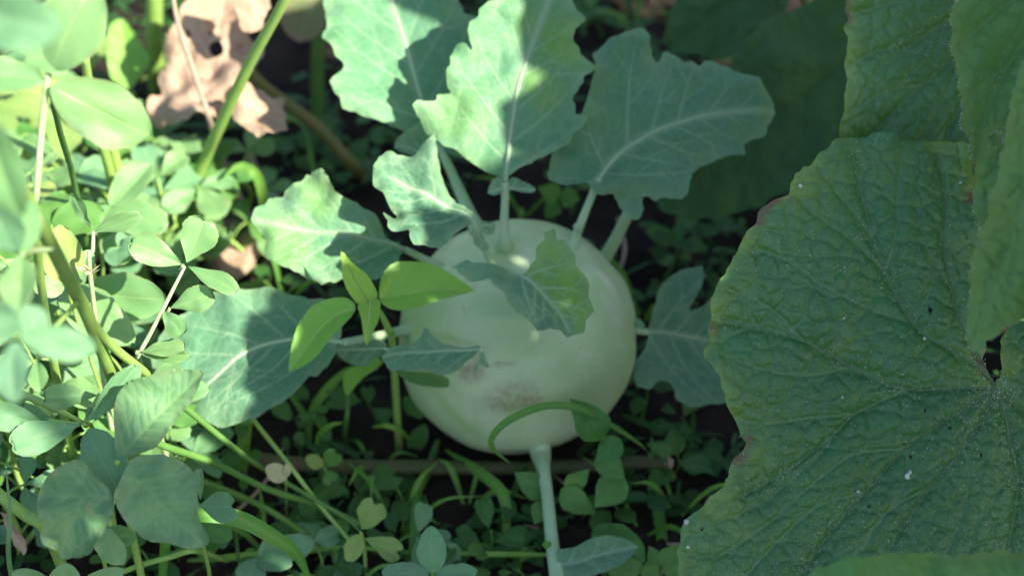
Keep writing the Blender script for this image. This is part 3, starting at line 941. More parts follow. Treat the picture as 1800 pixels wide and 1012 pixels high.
# K5 left leaf
blade(KP, [(447, 398), (443, 388), (447, 375), (450, 366), (465, 363), (470, 350), (484, 342), (499, 343), (501, 333), (515, 325), (530, 318), (540, 306), (548, 312), (550, 303), (565, 299), (573, 312), (585, 337), (600, 347), (617, 354),
           (627, 358), (634, 370), (647, 374), (661, 384), (674, 400), (679, 417), (700, 428), (714, 440), (702, 452), (690, 480), (665, 492), (640, 496), (620, 492), (600, 490), (590, 492), (578, 493), (565, 501), (558, 494),
           (545, 493), (530, 486), (514, 478), (494, 467), (467, 455), (463, 440), (470, 425), (455, 410)],
      (712, 440), (452, 388), 0.895, tilt=(0.12, 0.25), mid=[(712, 440), (685, 430), (640, 418), (590, 410), (550, 407), (500, 400), (455, 389)], rib=(0.0014, 0.0003), fold=0.14, cup=-0.1, bend=0.0, rip=0.007, und=0.003,
      n_side=5, ang=48, hpx=2.5, seed=10, petiole=[P(745, 455, .90), P(780, 470, .90), BULB + (on_bulb(800, 470) - BULB) * 0.95], prad=(0.0016, 0.0018, 0.0022, 0.003),
      backlit_tint=[(490, 430, 70, .5), (560, 340, 50, .5)], label='sunlit kohlrabi leaf reaching away from the bulb', **KL)
# K6 large low leaf at the left
blade(KP, [(590, 604), (598, 611), (584, 625), (575, 640), (568, 642), (558, 663), (545, 662), (537, 671), (522, 687), (504, 704), (473, 721), (446, 736), (425, 738), (409, 743), (382, 748), (365, 741), (338, 724), (310, 705),
           (285, 680), (262, 645), (262, 610), (278, 585), (300, 565), (325, 545), (350, 525), (373, 513), (403, 515), (423, 510), (447, 503), (470, 501), (487, 508), (514, 518), (544, 531), (570, 534), (590, 545), (605, 570), (600, 592)],
      (600, 600), (300, 690), 0.885, tilt=(-0.1, 0.45), mid=[(602, 600), (560, 594), (517, 594), (467, 599), (420, 619), (393, 642), (365, 668), (320, 705)], rib=(0.0016, 0.0004), fold=0.10, cup=-0.1, bend=-0.10, rip=0.005, und=0.003,
      n_side=6, ang=50, hpx=2.5, seed=11, petiole=[P(640, 595, .895), P(690, 585, .905), BULB + (on_bulb(722, 575) - BULB) * 0.95], prad=(0.0017, 0.0019, 0.0024, 0.003),
      label='large low kohlrabi leaf lying toward the clover', **KL)
# K7 small leaf across the bulb
blade(KP, Z5((355, 860), (370, 825), (430, 805), (500, 815), (540, 795), (580, 765), (572, 730), (605, 735), (640, 790), (690, 820), (760, 830), (790, 840), (870, 830), (880, 850), (850, 890), (800, 930), (770, 965), (720, 990), (650, 985),
              (635, 965), (600, 955), (540, 950), (470, 960), (400, 940)),
      (843, 618), (670, 617), 0.858, tilt=(-0.15, 0.75), mid=Z5((880, 855), (760, 852), (600, 855), (480, 850), (370, 855)), rib=(0.0008, 0.0002), fold=0.1, bend=-0.1, rip=0.002, n_side=4, ang=52, hpx=2.8, seed=12,
      petiole=[P(848, 628, .866), P(842, 650, .876), BULB + (on_bulb(838, 658) - BULB) * 0.96], prad=(0.001, 0.001, 0.0014, 0.002), label='small toothed kohlrabi leaf lying across the bulb', **KL)
blade(KP, Z5((870, 875), (885, 850), (905, 880), (930, 930), (920, 945), (885, 915)), (845, 622), (862, 646), 0.86, tilt=(0.4, 0.2), n_side=0, rib=(0.0003, 0.0002), fold=-0.4, hpx=2.2, seed=13, name='lobe', **KL)
# K8 folded leaf over the crown
blade(KP, Z5((760, 450), (785, 420), (812, 404), (850, 420), (900, 416), (950, 420), (1020, 435), (1090, 450), (1130, 425), (1170, 390), (1180, 320), (1215, 300), (1220, 270), (1275, 262), (1290, 310), (1330, 310), (1350, 355), (1385, 390),
              (1380, 430), (1430, 490), (1457, 530), (1445, 570), (1470, 635), (1425, 680), (1415, 740), (1370, 750), (1330, 772), (1290, 740), (1240, 750), (1182, 770), (1140, 710), (1060, 650), (1025, 620), (1020, 570), (960, 540),
              (930, 512), (850, 522), (800, 490)),
      (912, 482), (1001, 580), 0.846, tilt=(-0.1, 0.3), mid=Z5((1080, 455), (1130, 485), (1180, 530), (1290, 650), (1335, 735)), rib=(0.0009, 0.0002), fold=0.5, bend=-0.18, rip=0.004, ripf=80, und=0.001, n_side=4, ang=48, hpx=2.8, seed=14,
      petiole=[P(900, 478, .858), P(888, 474, .878), P(880, 470, .895)], prad=(0.001, 0.0011, 0.0014, 0.002), backlit_tint='half', label='folded young kohlrabi leaf over the crown of the bulb', **KL)
# K9 leaf at the right, half hidden by the cucumber leaf
blade(KP, Z8((150, 310), (150, 290), (160, 230), (175, 190), (205, 145), (240, 125), (300, 112), (304, 150), (284, 200), (258, 248), (306, 224), (338, 204), (380, 230), (420, 330), (400, 440), (380, 500), (365, 510), (330, 515), (272, 527),
              (225, 495), (210, 450), (180, 445), (150, 470), (110, 465), (92, 440), (115, 380), (145, 340)),
      (1140, 583), (1262, 600), 0.93, tilt=(0.25, 0.2), mid=Z8((145, 302), (200, 305), (320, 325), (400, 340)), rib=(0.0013, 0.0005), fold=0.1, rip=0.003, und=0.002, n_side=4, ang=60, hpx=3.4, seed=15,
      petiole=[P(1115, 582, .925), P(1088, 592, .915), P(1070, 610, .907), P(1050, 650, .898), BULB + (on_bulb(1040, 672) - BULB) * 0.97], prad=(0.0017, 0.0019, 0.0019, 0.0017, 0.0012), label='kohlrabi leaf partly behind the big cucumber leaf', **KL)
for out, b, t, sd in ((Z8((105, 285), (100, 265), (120, 260), (142, 280), (135, 298)), (1130, 580), (1112, 560), 16), (Z8((95, 300), (60, 310), (40, 340), (60, 362), (95, 345), (108, 312)), (1112, 583), (1082, 612), 17)):
    blade(KP, out, b, t, 0.918, tilt=(0.2, 0.5), n_side=0, rib=(0.0004, 0.0002), fold=-0.3, hpx=2.4, seed=sd, name='lobe', **KL)
# K10 leaf stalk running down from the foot of the bulb toward the camera
k10 = tube('leaf_stalk', [BULB + (on_bulb(950, 792) - BULB) * 0.9, P(951, 801, .915), P(955, 825, .905), P(962, 870, .895), P(968, 930, .882), P(975, 985, .87), P(986, 1060, .85)],
           (0.0065, 0.0048, 0.0032, 0.0029, 0.0030, 0.0033, 0.0036), M['petiole_pale'], KP, seg=16, n=10)
blade(k10, Z6((1098, 790), (1105, 765), (1180, 755), (1260, 712), (1330, 700), (1400, 710), (1475, 745), (1440, 790), (1400, 830), (1330, 862), (1260, 885), (1140, 915), (1110, 860)),
      (978, 985), (1123, 958), 0.866, tilt=(0.1, 0.5), mid=Z6((1100, 830), (1200, 815), (1330, 775), (1470, 747)), n_side=3, rib=(0.0007, 0.0002), fold=0.25, hpx=3, seed=18, mat=M['kohl'], ribmat=None, name='lobe')
leaflet(k10, P(968, 960, .872), P(957, 953, .868), 0.004, M['herb'], 'oval', name='bud')
# small leaf behind the bright weed
blade(KP, [(588, 612), (600, 604), (620, 600), (642, 604), (668, 596), (680, 605), (672, 625), (650, 640), (640, 645), (620, 642), (600, 630)], (675, 612), (590, 615), 0.895, tilt=(-0.1, 0.5), n_side=3,
      rib=(0.0006, 0.0002), fold=0.1, hpx=3.2, seed=19, petiole=[P(700, 620, .895), BULB + (on_bulb(725, 630) - BULB) * 0.96], prad=(0.0009, 0.0011, 0.0014), **KL)

# ================================================================== cucumber
CP = thing('cucumber_plant', 'cucumber plant with large dark green puckered leaves beside the kohlrabi', 'cucumber plant', foot(P(1760, 700, .9), 0.02, 0.03))
v_ = lambda pts, a, b: (pts, a, b)
C1_out = [(1468, 245), (1495, 239), (1529, 237), (1535, 228), (1555, 228), (1576, 233), (1580, 249), (1610, 245), (1645, 243), (1681, 243), (1701, 247), (1711, 285), (1716, 336), (1722, 395), (1728, 480), (1730, 560), (1728, 620), (1734, 650),
          (1747, 672), (1755, 668), (1757, 640), (1756, 600), (1775, 572), (1830, 555), (1910, 600), (1960, 780), (1930, 980), (1820, 1110), (1640, 1160), (1420, 1130), (1270, 1090), (1200, 1050), (1188, 1005), (1195, 963), (1201, 926), (1216, 908), (1238, 884), (1262, 866), (1277, 836),
          (1285, 815), (1292, 802), (1302, 790), (1312, 775), (1300, 768), (1298, 748), (1283, 727), (1274, 696), (1266, 680), (1262, 660), (1247, 642), (1236, 618), (1240, 605), (1247, 600), (1245, 580), (1247, 563), (1250, 540), (1256, 521), (1274, 479), (1285, 460), (1298, 442), (1305, 420), (1316, 406),
          (1325, 395), (1340, 370), (1357, 360), (1370, 348), (1383, 344), (1385, 330), (1389, 320), (1412, 296), (1428, 290), (1440, 272), (1455, 262)]
B1 = (1750, 683)
C1_v = [v_([B1, (1740, 666), (1685, 624), (1607, 569), (1558, 479), (1534, 418), (1512, 330), (1500, 270)], .0010, .0003),
        v_([B1, (1691, 575), (1673, 509), (1661, 436), (1662, 340), (1650, 265)], .0009, .0003),
        v_([B1, (1680, 682), (1594, 684), (1540, 668), (1498, 645), (1413, 600), (1330, 572), (1265, 560)], .0010, .0003),
        v_([B1, (1727, 696), (1660, 740), (1594, 787), (1522, 866), (1461, 938), (1419, 1005), (1390, 1070)], .0012, .0004),
        v_([(1594, 684), (1504, 727), (1467, 763), (1389, 823), (1310, 870)], .0007, .0003),
        v_([B1, (1720, 740), (1691, 787), (1637, 854), (1600, 910), (1564, 969), (1540, 1050)], .0009, .0003),
        v_([B1, (1768, 740), (1776, 787), (1788, 836), (1785, 900), (1770, 1000)], .0009, .0003),
        v_([B1, (1790, 720), (1850, 760), (1900, 800)], .0008, .0003),
        v_([(1607, 569), (1520, 540), (1440, 500), (1380, 460), (1330, 440)], .0006, .0002),
        v_([(1558, 479), (1490, 420), (1430, 380), (1400, 350)], .0005, .0002), v_([(1534, 418), (1470, 340), (1440, 300)], .0004, .0002),
        v_([(1558, 479), (1575, 400), (1580, 320), (1590, 260)], .0005, .0002), v_([(1673, 509), (1630, 440), (1610, 360)], .0004, .0002),
        v_([(1498, 645), (1420, 660), (1340, 650), (1270, 625)], .0005, .0002), v_([(1413, 600), (1350, 540), (1280, 510)], .0004, .0002),
        v_([(1504, 727), (1420, 735), (1340, 745), (1300, 735)], .0005, .0002), v_([(1467, 763), (1440, 800), (1360, 870), (1290, 910)], .0004, .0002),
        v_([(1594, 787), (1500, 800), (1430, 850), (1340, 930), (1260, 980)], .0006, .0002), v_([(1522, 866), (1440, 890), (1360, 960), (1290, 1040)], .0005, .0002),
        v_([(1594, 787), (1590, 850), (1540, 930), (1500, 1000)], .0004, .0002), v_([(1691, 787), (1700, 850), (1680, 930), (1640, 1020)], .0004, .0002),
        v_([(1637, 854), (1560, 900), (1510, 970), (1470, 1040)], .0004, .0002), v_([(1607, 569), (1640, 490), (1620, 420)], .0004, .0002)]
c1, c1s, c1d = blade(CP, C1_out, B1, (1236, 640), 0.79, M['cuc'], tilt=(-0.06, 0.10), veins=C1_v, mid=[B1, (1680, 682), (1594, 684), (1498, 642), (1413, 600), (1250, 560)], rib=None, hpx=3.0, cup=-0.10,
                     rip=0.004, ripf=45, und=0.005, undf=14, quilt=(0.0018, 0.0080), edge_w=0.009, teeth=0.0012, tstep=0.0016, seed=30, label='very large puckered cucumber leaf with yellowed margin')
for q, a, b in C1_v[:8]:
    pts = [c1s(x, y, 0.0001) for x, y in [(float(s[0]), float(s[1])) for s in catmull(q, 4)]]
    tube('vein', pts, (a * 0.6, b * 0.5), M['cuc_rib'], c1, seg=6, n=2, rough=0.3)
tube('petiole', [c1s(1750, 684, 0.0), P(1752, 690, .80), P(1770, 760, .86), foot(P(1790, 800, .92))], (0.0025, 0.0032, 0.0035, 0.004), M['cuc_stem'], c1, seg=12)

C2_out = [(1480, -90), (1483, -40), (1483, 0), (1481, 24), (1488, 40), (1483, 51), (1490, 91), (1485, 111), (1486, 135), (1482, 158), (1482, 190), (1472, 221), (1466, 260), (1490, 310), (1600, 350), (1740, 330), (1770, 200), (1760, 0), (1720, -140), (1570, -160)]
B2 = (1735, 20)
C2_v = [v_([B2, (1690, 90), (1620, 150), (1545, 222), (1490, 280)], .0009, .0003), v_([B2, (1660, 40), (1590, 87), (1540, 92), (1492, 118)], .0008, .0003),
        v_([(1590, 87), (1545, 120), (1500, 190)], .0005, .0002), v_([B2, (1720, 120), (1680, 200), (1640, 300)], .0008, .0003), v_([B2, (1640, 0), (1560, 10), (1490, 30)], .0006, .0002),
        v_([B2, (1640, -40), (1540, -80)], .0006, .0002), v_([(1620, 150), (1550, 165), (1490, 200)], .0005, .0002), v_([(1660, 40), (1640, 100), (1600, 130)], .0004, .0002),
        v_([(1690, 90), (1650, 190), (1600, 260)], .0005, .0002)]
c2, c2s, c2d = blade(CP, C2_out, B2, (1490, 180), 0.835, M['cuc'], tilt=(-0.05, 0.0), veins=C2_v, mid=[B2, (1690, 90), (1620, 150), (1545, 222)], rib=None, hpx=3.4, und=0.004, undf=15, rip=0.004, ripf=45, quilt=(0.0018, 0.0085), teeth=0.001,
                     seed=31, label='cucumber leaf standing behind the very large one')
tube('petiole', [c2s(1735, 22, -0.001), P(1760, 60, .86), P(1800, 300, .93), foot(P(1810, 560, .98))], (0.0022, 0.003, 0.0035, 0.004), M['cuc_stem'], c2, seg=12)

C3_out = [(1690, -60), (1689, 0), (1685, 16), (1675, 32), (1673, 50), (1675, 71), (1676, 95), (1679, 119), (1689, 138), (1691, 178), (1697, 221), (1701, 245), (1713, 269), (1717, 310), (1714, 350), (1718, 395), (1735, 450), (1800, 440), (1850, 330),
          (1930, 150), (1930, -60), (1860, -170), (1730, -150)]
B3 = (1880, 20)
C3_v = [v_([B3, (1820, 60), (1770, 120), (1730, 220), (1715, 330)], .0009, .0003), v_([B3, (1800, 0), (1740, 40), (1690, 90)], .0007, .0003), v_([B3, (1840, 130), (1800, 220)], .0007, .0003), v_([(1770, 120), (1735, 150), (1700, 185)], .0005, .0002), v_([B3, (1800, -40), (1730, -70)], .0006, .0002)]
c3, c3s, c3d = blade(CP, C3_out, B3, (1716, 380), 0.76, M['cuc_pale'], tilt=(-0.30, 0.05), veins=C3_v, mid=[B3, (1820, 60), (1770, 120), (1730, 220), (1715, 330)], rib=None, hpx=3.6, fold=0.1, und=0.007, undf=20, rip=0.005, ripf=45, quilt=(0.0020, 0.008), teeth=0.0012,
                     holes=[[(1738, 250), (1752, 236), (1766, 240), (1762, 262), (1748, 266)]], seed=32, label='cucumber leaf with a hairy wavy margin, hanging edge-on')
tube('petiole', [c3s(1878, 24, -0.001), P(1930, 60, .78), P(1960, 500, .88), foot(P(1880, 760, .95))], (0.0022, 0.003, 0.0035, 0.004), M['cuc_stem'], c3, seg=12)
C7_out = [(1835, 50), (1800, 110), (1778, 180), (1768, 225), (1768, 250), (1757, 290), (1738, 360), (1722, 418), (1709, 479), (1705, 515), (1700, 551), (1702, 580), (1698, 606), (1709, 621), (1725, 621), (1733, 600), (1752, 592), (1770, 575), (1790, 572), (1810, 557), (1900, 540), (1990, 330), (1960, 100)]
B7 = (1930, 120)
C7_v = [v_([B7, (1860, 220), (1800, 350), (1750, 480), (1712, 605)], .0010, .0003), v_([B7, (1880, 300), (1840, 430), (1800, 550)], .0008, .0003), v_([(1860, 220), (1810, 230), (1772, 260)], .0006, .0002), v_([(1800, 350), (1765, 380), (1735, 400)], .0005, .0002), v_([(1800, 350), (1790, 440), (1770, 540)], .0005, .0002), v_([(1750, 480), (1730, 490), (1710, 510)], .0004, .0002)]
c7, c7s, c7d = blade(CP, C7_out, B7, (1706, 615), 0.70, M['cuc_pale'], tilt=(-0.30, 0.15), veins=C7_v, mid=C7_v[0][0], rib=None, hpx=4, fold=-0.25, und=0.009, undf=18, rip=0.006, ripf=45, quilt=(0.0026, 0.009), teeth=0.0012, edge_w=0.008,
                     seed=36, label='pale cucumber leaf whose tip hangs over the very large one')
tube('petiole', [c7s(1928, 124, -0.001), P(1990, 200, .75), P(2000, 500, .84), foot(P(1900, 800, .93))], (0.0022, 0.003, 0.0035, 0.004), M['cuc_stem'], c7, seg=12)

c4, c4s, c4d = blade(CP, [(1405, 1030), (1425, 1003), (1440, 996), (1480, 985), (1550, 977), (1600, 976), (1650, 971), (1720, 975), (1800, 972), (1900, 990), (1960, 1100), (1900, 1250), (1700, 1330), (1500, 1280), (1420, 1150)], (1700, 1290), (1640, 972), 0.655, M['cuc_pale'],
                     tilt=(0.05, 0.25), n_side=5, mid=[(1700, 1290), (1680, 1150), (1640, 980)], rib=None, hpx=5, und=0.004, rip=0.003, quilt=(0.0016, 0.009), teeth=0.001, seed=33, label='near cucumber leaf tip rising from below')
tube('petiole', [c4s(1700, 1285, -0.001), P(1710, 1330, .70), P(1740, 1250, .80), foot(P(1760, 1100, .86))], (0.0022, 0.003, 0.0035, 0.004), M['cuc_stem'], c4, seg=12)

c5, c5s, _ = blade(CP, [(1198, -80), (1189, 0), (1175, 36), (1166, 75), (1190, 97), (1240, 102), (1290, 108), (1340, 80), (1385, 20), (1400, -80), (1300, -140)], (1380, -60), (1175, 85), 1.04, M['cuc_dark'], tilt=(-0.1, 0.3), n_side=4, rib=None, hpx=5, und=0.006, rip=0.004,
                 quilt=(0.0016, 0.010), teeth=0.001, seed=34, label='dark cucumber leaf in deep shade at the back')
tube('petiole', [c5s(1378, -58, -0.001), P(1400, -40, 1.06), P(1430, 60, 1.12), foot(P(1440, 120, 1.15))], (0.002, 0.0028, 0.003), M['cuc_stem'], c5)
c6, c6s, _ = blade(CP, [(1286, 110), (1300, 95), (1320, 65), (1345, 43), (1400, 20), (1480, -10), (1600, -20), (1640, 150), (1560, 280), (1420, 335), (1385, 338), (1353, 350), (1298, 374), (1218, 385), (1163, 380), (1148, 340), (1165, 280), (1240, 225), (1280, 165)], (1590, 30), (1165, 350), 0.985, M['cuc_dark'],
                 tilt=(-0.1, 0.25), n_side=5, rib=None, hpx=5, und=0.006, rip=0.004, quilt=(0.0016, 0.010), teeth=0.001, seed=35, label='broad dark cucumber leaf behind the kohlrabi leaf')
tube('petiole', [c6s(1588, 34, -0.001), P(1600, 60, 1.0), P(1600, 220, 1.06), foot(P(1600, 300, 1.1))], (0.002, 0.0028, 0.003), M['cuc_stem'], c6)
tube('vine_stem', [foot(P(1900, 1000, .90)), foot(P(1830, 820, .93)) + Vector((0, 0, .02)), foot(P(1800, 600, .99)) + Vector((0, 0, .018)), foot(P(1700, 350, 1.07)) + Vector((0, 0, .02)), foot(P(1500, 130, 1.14)) + Vector((0, 0, .015)), foot(P(1420, 60, 1.18))],
     (0.0045, 0.0045, 0.004, 0.004, 0.0035, 0.003), M['cuc_stem'], CP, seg=12)


def leaf_hairs(o, data, n, seed, length=0.0012, edge_only=False, rad=0.00007):
    p, z, Mx, sd, vs, midc = data
    r = np.random.default_rng(seed)
    pool = np.where(sd < 0.0008)[0] if edge_only else np.arange(len(p))
    if not edge_only:   # denser along the veins
        wgt = np.ones(len(p)) * 0.5
        for q, a, b in vs[:8]:
            wgt += 4 * np.exp(-(seg_dist(p, np.asarray(q))[0] / 0.004) ** 2)
        wgt *= 0.25 + 2.2 * np.clip(fbm(p[:, 0] * 30, p[:, 1] * 30, 3) + 0.25, 0, 1)
        pick = r.choice(pool, n, p=wgt / wgt.sum())
    else:
        pick = r.choice(pool, n)
    V = []; F = []
    c = p.mean(0)
    for i in pick:
        b = np.array((p[i, 0], p[i, 1], z[i])) + np.r_[r.normal(0, 0.0006, 2) * (0 if edge_only else 1), 0]
        L = length * r.uniform(0.4, 1.3)
        dr = np.r_[r.normal(0, 0.5, 2), 1.0]
        if edge_only:
            dd = (p[i] - c); dd /= np.linalg.norm(dd)
            dr = np.r_[dd + r.normal(0, 0.3, 2), r.normal(0.2, 0.4)]
        t = b + dr / np.linalg.norm(dr) * L
        k = len(V); rr = rad * r.uniform(0.6, 1.6)
        V += [b + (rr, 0, 0), b + (-rr * .5, rr * .87, 0), b + (-rr * .5, -rr * .87, 0), t]
        F += [(k, k + 1, k + 3), (k + 1, k + 2, k + 3), (k + 2, k, k + 3)]
    h = add('hairs', V, np.array(F), M['hair'], o, Mx, smooth=False)
    h['kind'] = 'stuff'


leaf_hairs(c1, c1d, 3200, 1, 0.0010, rad=0.00016)
leaf_hairs(c2, c2d, 600, 2, 0.0009, rad=0.00014)
leaf_hairs(c3, c3d, 500, 3, 0.0018, edge_only=True)
leaf_hairs(c3, c3d, 900, 4, 0.0011)
leaf_hairs(c7, c7d, 500, 5, 0.0015, edge_only=True)


def speck(surf, x, y, r, mat, parent, name='dirt_speck'):
    c = surf(x, y, r * 0.3)
    v = []; f = []
    for i in range(5):
        a = math.pi * i / 4
        for k in range(7):
            b = 2 * math.pi * k / 7
            q = r * random.uniform(0.75, 1.2)
            v.append((q * math.sin(a) * math.cos(b), q * math.sin(a) * math.sin(b), q * 0.5 * math.cos(a)))
    for i in range(4):
        for k in range(7):
            f.append((i * 7 + k, (i + 1) * 7 + k, (i + 1) * 7 + (k + 1) % 7, i * 7 + (k + 1) % 7))
    return add(name, v, f, mat, parent, Matrix.Translation(c) @ Matrix.Rotation(PITCH, 4, 'X'))


for x, y, r in ((1624, 722, .0008), (1602, 802, .0009), (1666, 752, .0007), (1634, 546, .001), (1528, 890, .0006), (1590, 780, .0005), (1720, 800, .0006), (1235, 930, .0008)):
    speck(c1s, x, y, r, M['dirt'], c1)
for x, y, r in ((1596, 836, .0014), (1600, 830, .0010), (1510, 864, .0008), (1480, 698, .0006), (1482, 560, .0006), (1625, 595, .0007), (1404, 332, .0009), (1207, 917, .0014), (1210, 962, .0008), (1690, 320, .0007)):
    speck(c1s, x, y, r, M['hair'], c1, 'white_speck')


# ---- the taller cucumber vine on a stake beside the bed: it throws the shade
def lobed(n=40):
    th = np.linspace(0, 2 * np.pi, n, endpoint=False)
    r = 0.80 + 0.13 * np.cos(5 * th) + 0.05 * np.cos(th)
    back = np.abs(np.angle(np.exp(1j * (th - np.pi))))
    r *= 1 - 0.72 * np.exp(-(back / 0.28) ** 2)
    r *= 1 + 0.03 * np.cos(21 * th)
    return th, r


def vine_leaf_mesh(seed):
    th, r = lobed(48)
    rings = 9
    V = [(0, 0, 0)]; ed = [0.0]
    for i in range(1, rings + 1):
        q = i / rings
        rr = r * q
        x = rr * np.cos(th); y = rr * np.sin(th)
        z = -0.18 * q ** 2 + 0.07 * q * np.cos(5 * th + 0.3) + 0.12 * fbm(x * 3 + seed, y * 3, 3)
        V += list(zip(x, y, z)); ed += [q ** 6] * 48
    F = [(0, 1 + k, 1 + (k + 1) % 48) for k in range(48)]
    for i in range(rings - 1):
        for k in range(48):
            a = 1 + i * 48
            F.append((a + k, a + 48 + k, a + 48 + (k + 1) % 48, a + (k + 1) % 48))
    ve = [float(np.exp(-((((math.degrees(math.atan2(p[1], p[0])) + 180) % 72 - 36) / 5) ** 2))) for p in V]
    return mesh('vine_leaf', V, F, M['cuc'], {'vein': ve, 'edge': ed})


VM = [vine_leaf_mesh(i) for i in range(4)]
VP = thing('climbing_cucumber', 'tall cucumber vine climbing a wooden stake', 'cucumber plant', (0.62, -0.66, 0))
stake_top = Vector((0.60, -0.66, 1.25))
tube('stake', [(0.62, -0.66, -0.05), (0.61, -0.66, 0.6), stake_top], (0.012, 0.011, 0.010), M['straw'], VP, seg=8)
vpts = [Vector((0.62 + 0.02 * math.cos(k * 1.9), -0.66 + 0.02 * math.sin(k * 1.9), k * 0.085)) for k in range(15)]
tube('vine_stem', vpts, (0.006, 0.005, 0.003), M['cuc_stem'], VP, seg=8)
random.seed(5)
# where the vine's leaves stand between sun and bed: (photo pixel and depth of the place shaded, leaf radius)
SHADE = [(1030, -70, .93, 250), (1190, 240, .9, 255), (765, 465, .88, 92), (1000, 340, .88, 105), (1105, 500, .88, 110), (1010, 690, .88, 108), (835, 815, .89, 215), (640, 780, .9, 215), (625, 545, .86, 92), (430, 935, .87, 185), (215, 975, .80, 165), (10, 1100, .8, 170),
         (1350, 0, .95, 280), (1400, 280, .9, 280), (1345, 520, .9, 255), (1100, 740, .9, 260), (900, 940, .9, 260), (1180, 960, .88, 270), (1560, 130, .82, 270), (1620, 400, .8, 270),
         (1480, 640, .8, 270), (1440, 860, .8, 270), (1700, 680, .78, 270), (1700, 950, .78, 280), (680, 1060, .88, 240), (1760, 120, .72, 260), (1860, 380, .75, 260), (1900, 900, .75, 280),
         (1300, -230, 1.0, 280), (1620, -150, .9, 280), (1060, -330, 1.0, 260), (1250, 1150, .85, 280), (1800, -120, .75, 260), (1560, 1130, .75, 280), (900, 1180, .85, 260),
         (1270, 420, 1.08, 190), (1130, 60, 1.15, 190), (1330, 180, 1.1, 190), (1010, 350, 1.05, 150), (1220, 300, 1.1, 190), (1170, 560, 1.0, 160), (1745, 330, .80, 150), (1750, 650, .82, 150), (950, 612, .885, 42), (555, 640, .885, 118), (130, 885, .75, 105), (925, 480, .846, 62), (880, 430, .88, 60), (905, 530, .86, 105), (745, 505, .86, 62), (505, 715, .885, 88)]
for i, (x, y, d, r) in enumerate(SHADE):
    rr_ = random.Random(i * 7 + int(x) * 3 + int(y))
    s = r * d / FP * 1.12
    tt = 0.55 + rr_.uniform(-0.04, 0.06)
    while True:      # far enough up the sun ray to stay out of view
        c = P(x, y, d) + SUN * tt
        if depth(c) < 0.05 or pix(c)[0] - 1.15 * s / depth(c) * FP > 1840: break
        tt += 0.03
    n = (SUN + Vector((rr_.uniform(-.3, .3), rr_.uniform(-.3, .3), rr_.uniform(-.1, .4)))).normalized()
    st = vpts[min(14, max(2, int(c.z / 0.085) - 1))]
    xa = (c - st); xa = (xa - n * xa.dot(n)).normalized()
    ya = n.cross(xa)
    Mx = Matrix((xa * s, ya * s, n * s)).transposed().to_4x4(); Mx.translation = c
    lf = place(bpy.data.objects.new('leaf', VM[i % 4]), VP, Mx)
    m = (st + c) / 2 + Vector((0, 0, 0.02))
    tube('petiole', [c, m, st], (0.0016, 0.002, 0.0026), M['cuc_stem'], lf, seg=6, n=5)

# unseen leaf hedge, sun side and behind, added to block sky light
rr_ = random.Random(12)
for i in range(150):
    if i < 105:
        c = Vector((rr_.uniform(.58, .80), rr_.uniform(-1.0, .75), rr_.uniform(.10, .74)))
    else:
        c = Vector((rr_.uniform(.05, .75), rr_.uniform(.62, .85), rr_.uniform(.06, .5)))
    n = (Vector((-0.8, -.2, .6)) if i < 105 else Vector((0, -.8, .6))) + Vector((rr_.uniform(-.5, .5), rr_.uniform(-.5, .5), rr_.uniform(-.3, .4)))
    n.normalize()
    xa = n.cross(Vector((rr_.uniform(-1, 1), rr_.uniform(-1, 1), -.8))).normalized(); ya = n.cross(xa)
    s = rr_.uniform(.065, .10)
    Mx = Matrix((xa * s, ya * s, n * s)).transposed().to_4x4(); Mx.translation = c
    lf = place(bpy.data.objects.new('leaf', VM[i % 4]), VP, Mx)
    g = Vector((c.x + rr_.uniform(-.04, .04), c.y + rr_.uniform(-.04, .04), 0))
    tube('petiole', [c, c.lerp(g, .4) + n * -.03, g], (0.0016, 0.002, 0.0026), M['cuc_stem'], lf, seg=5, n=4)

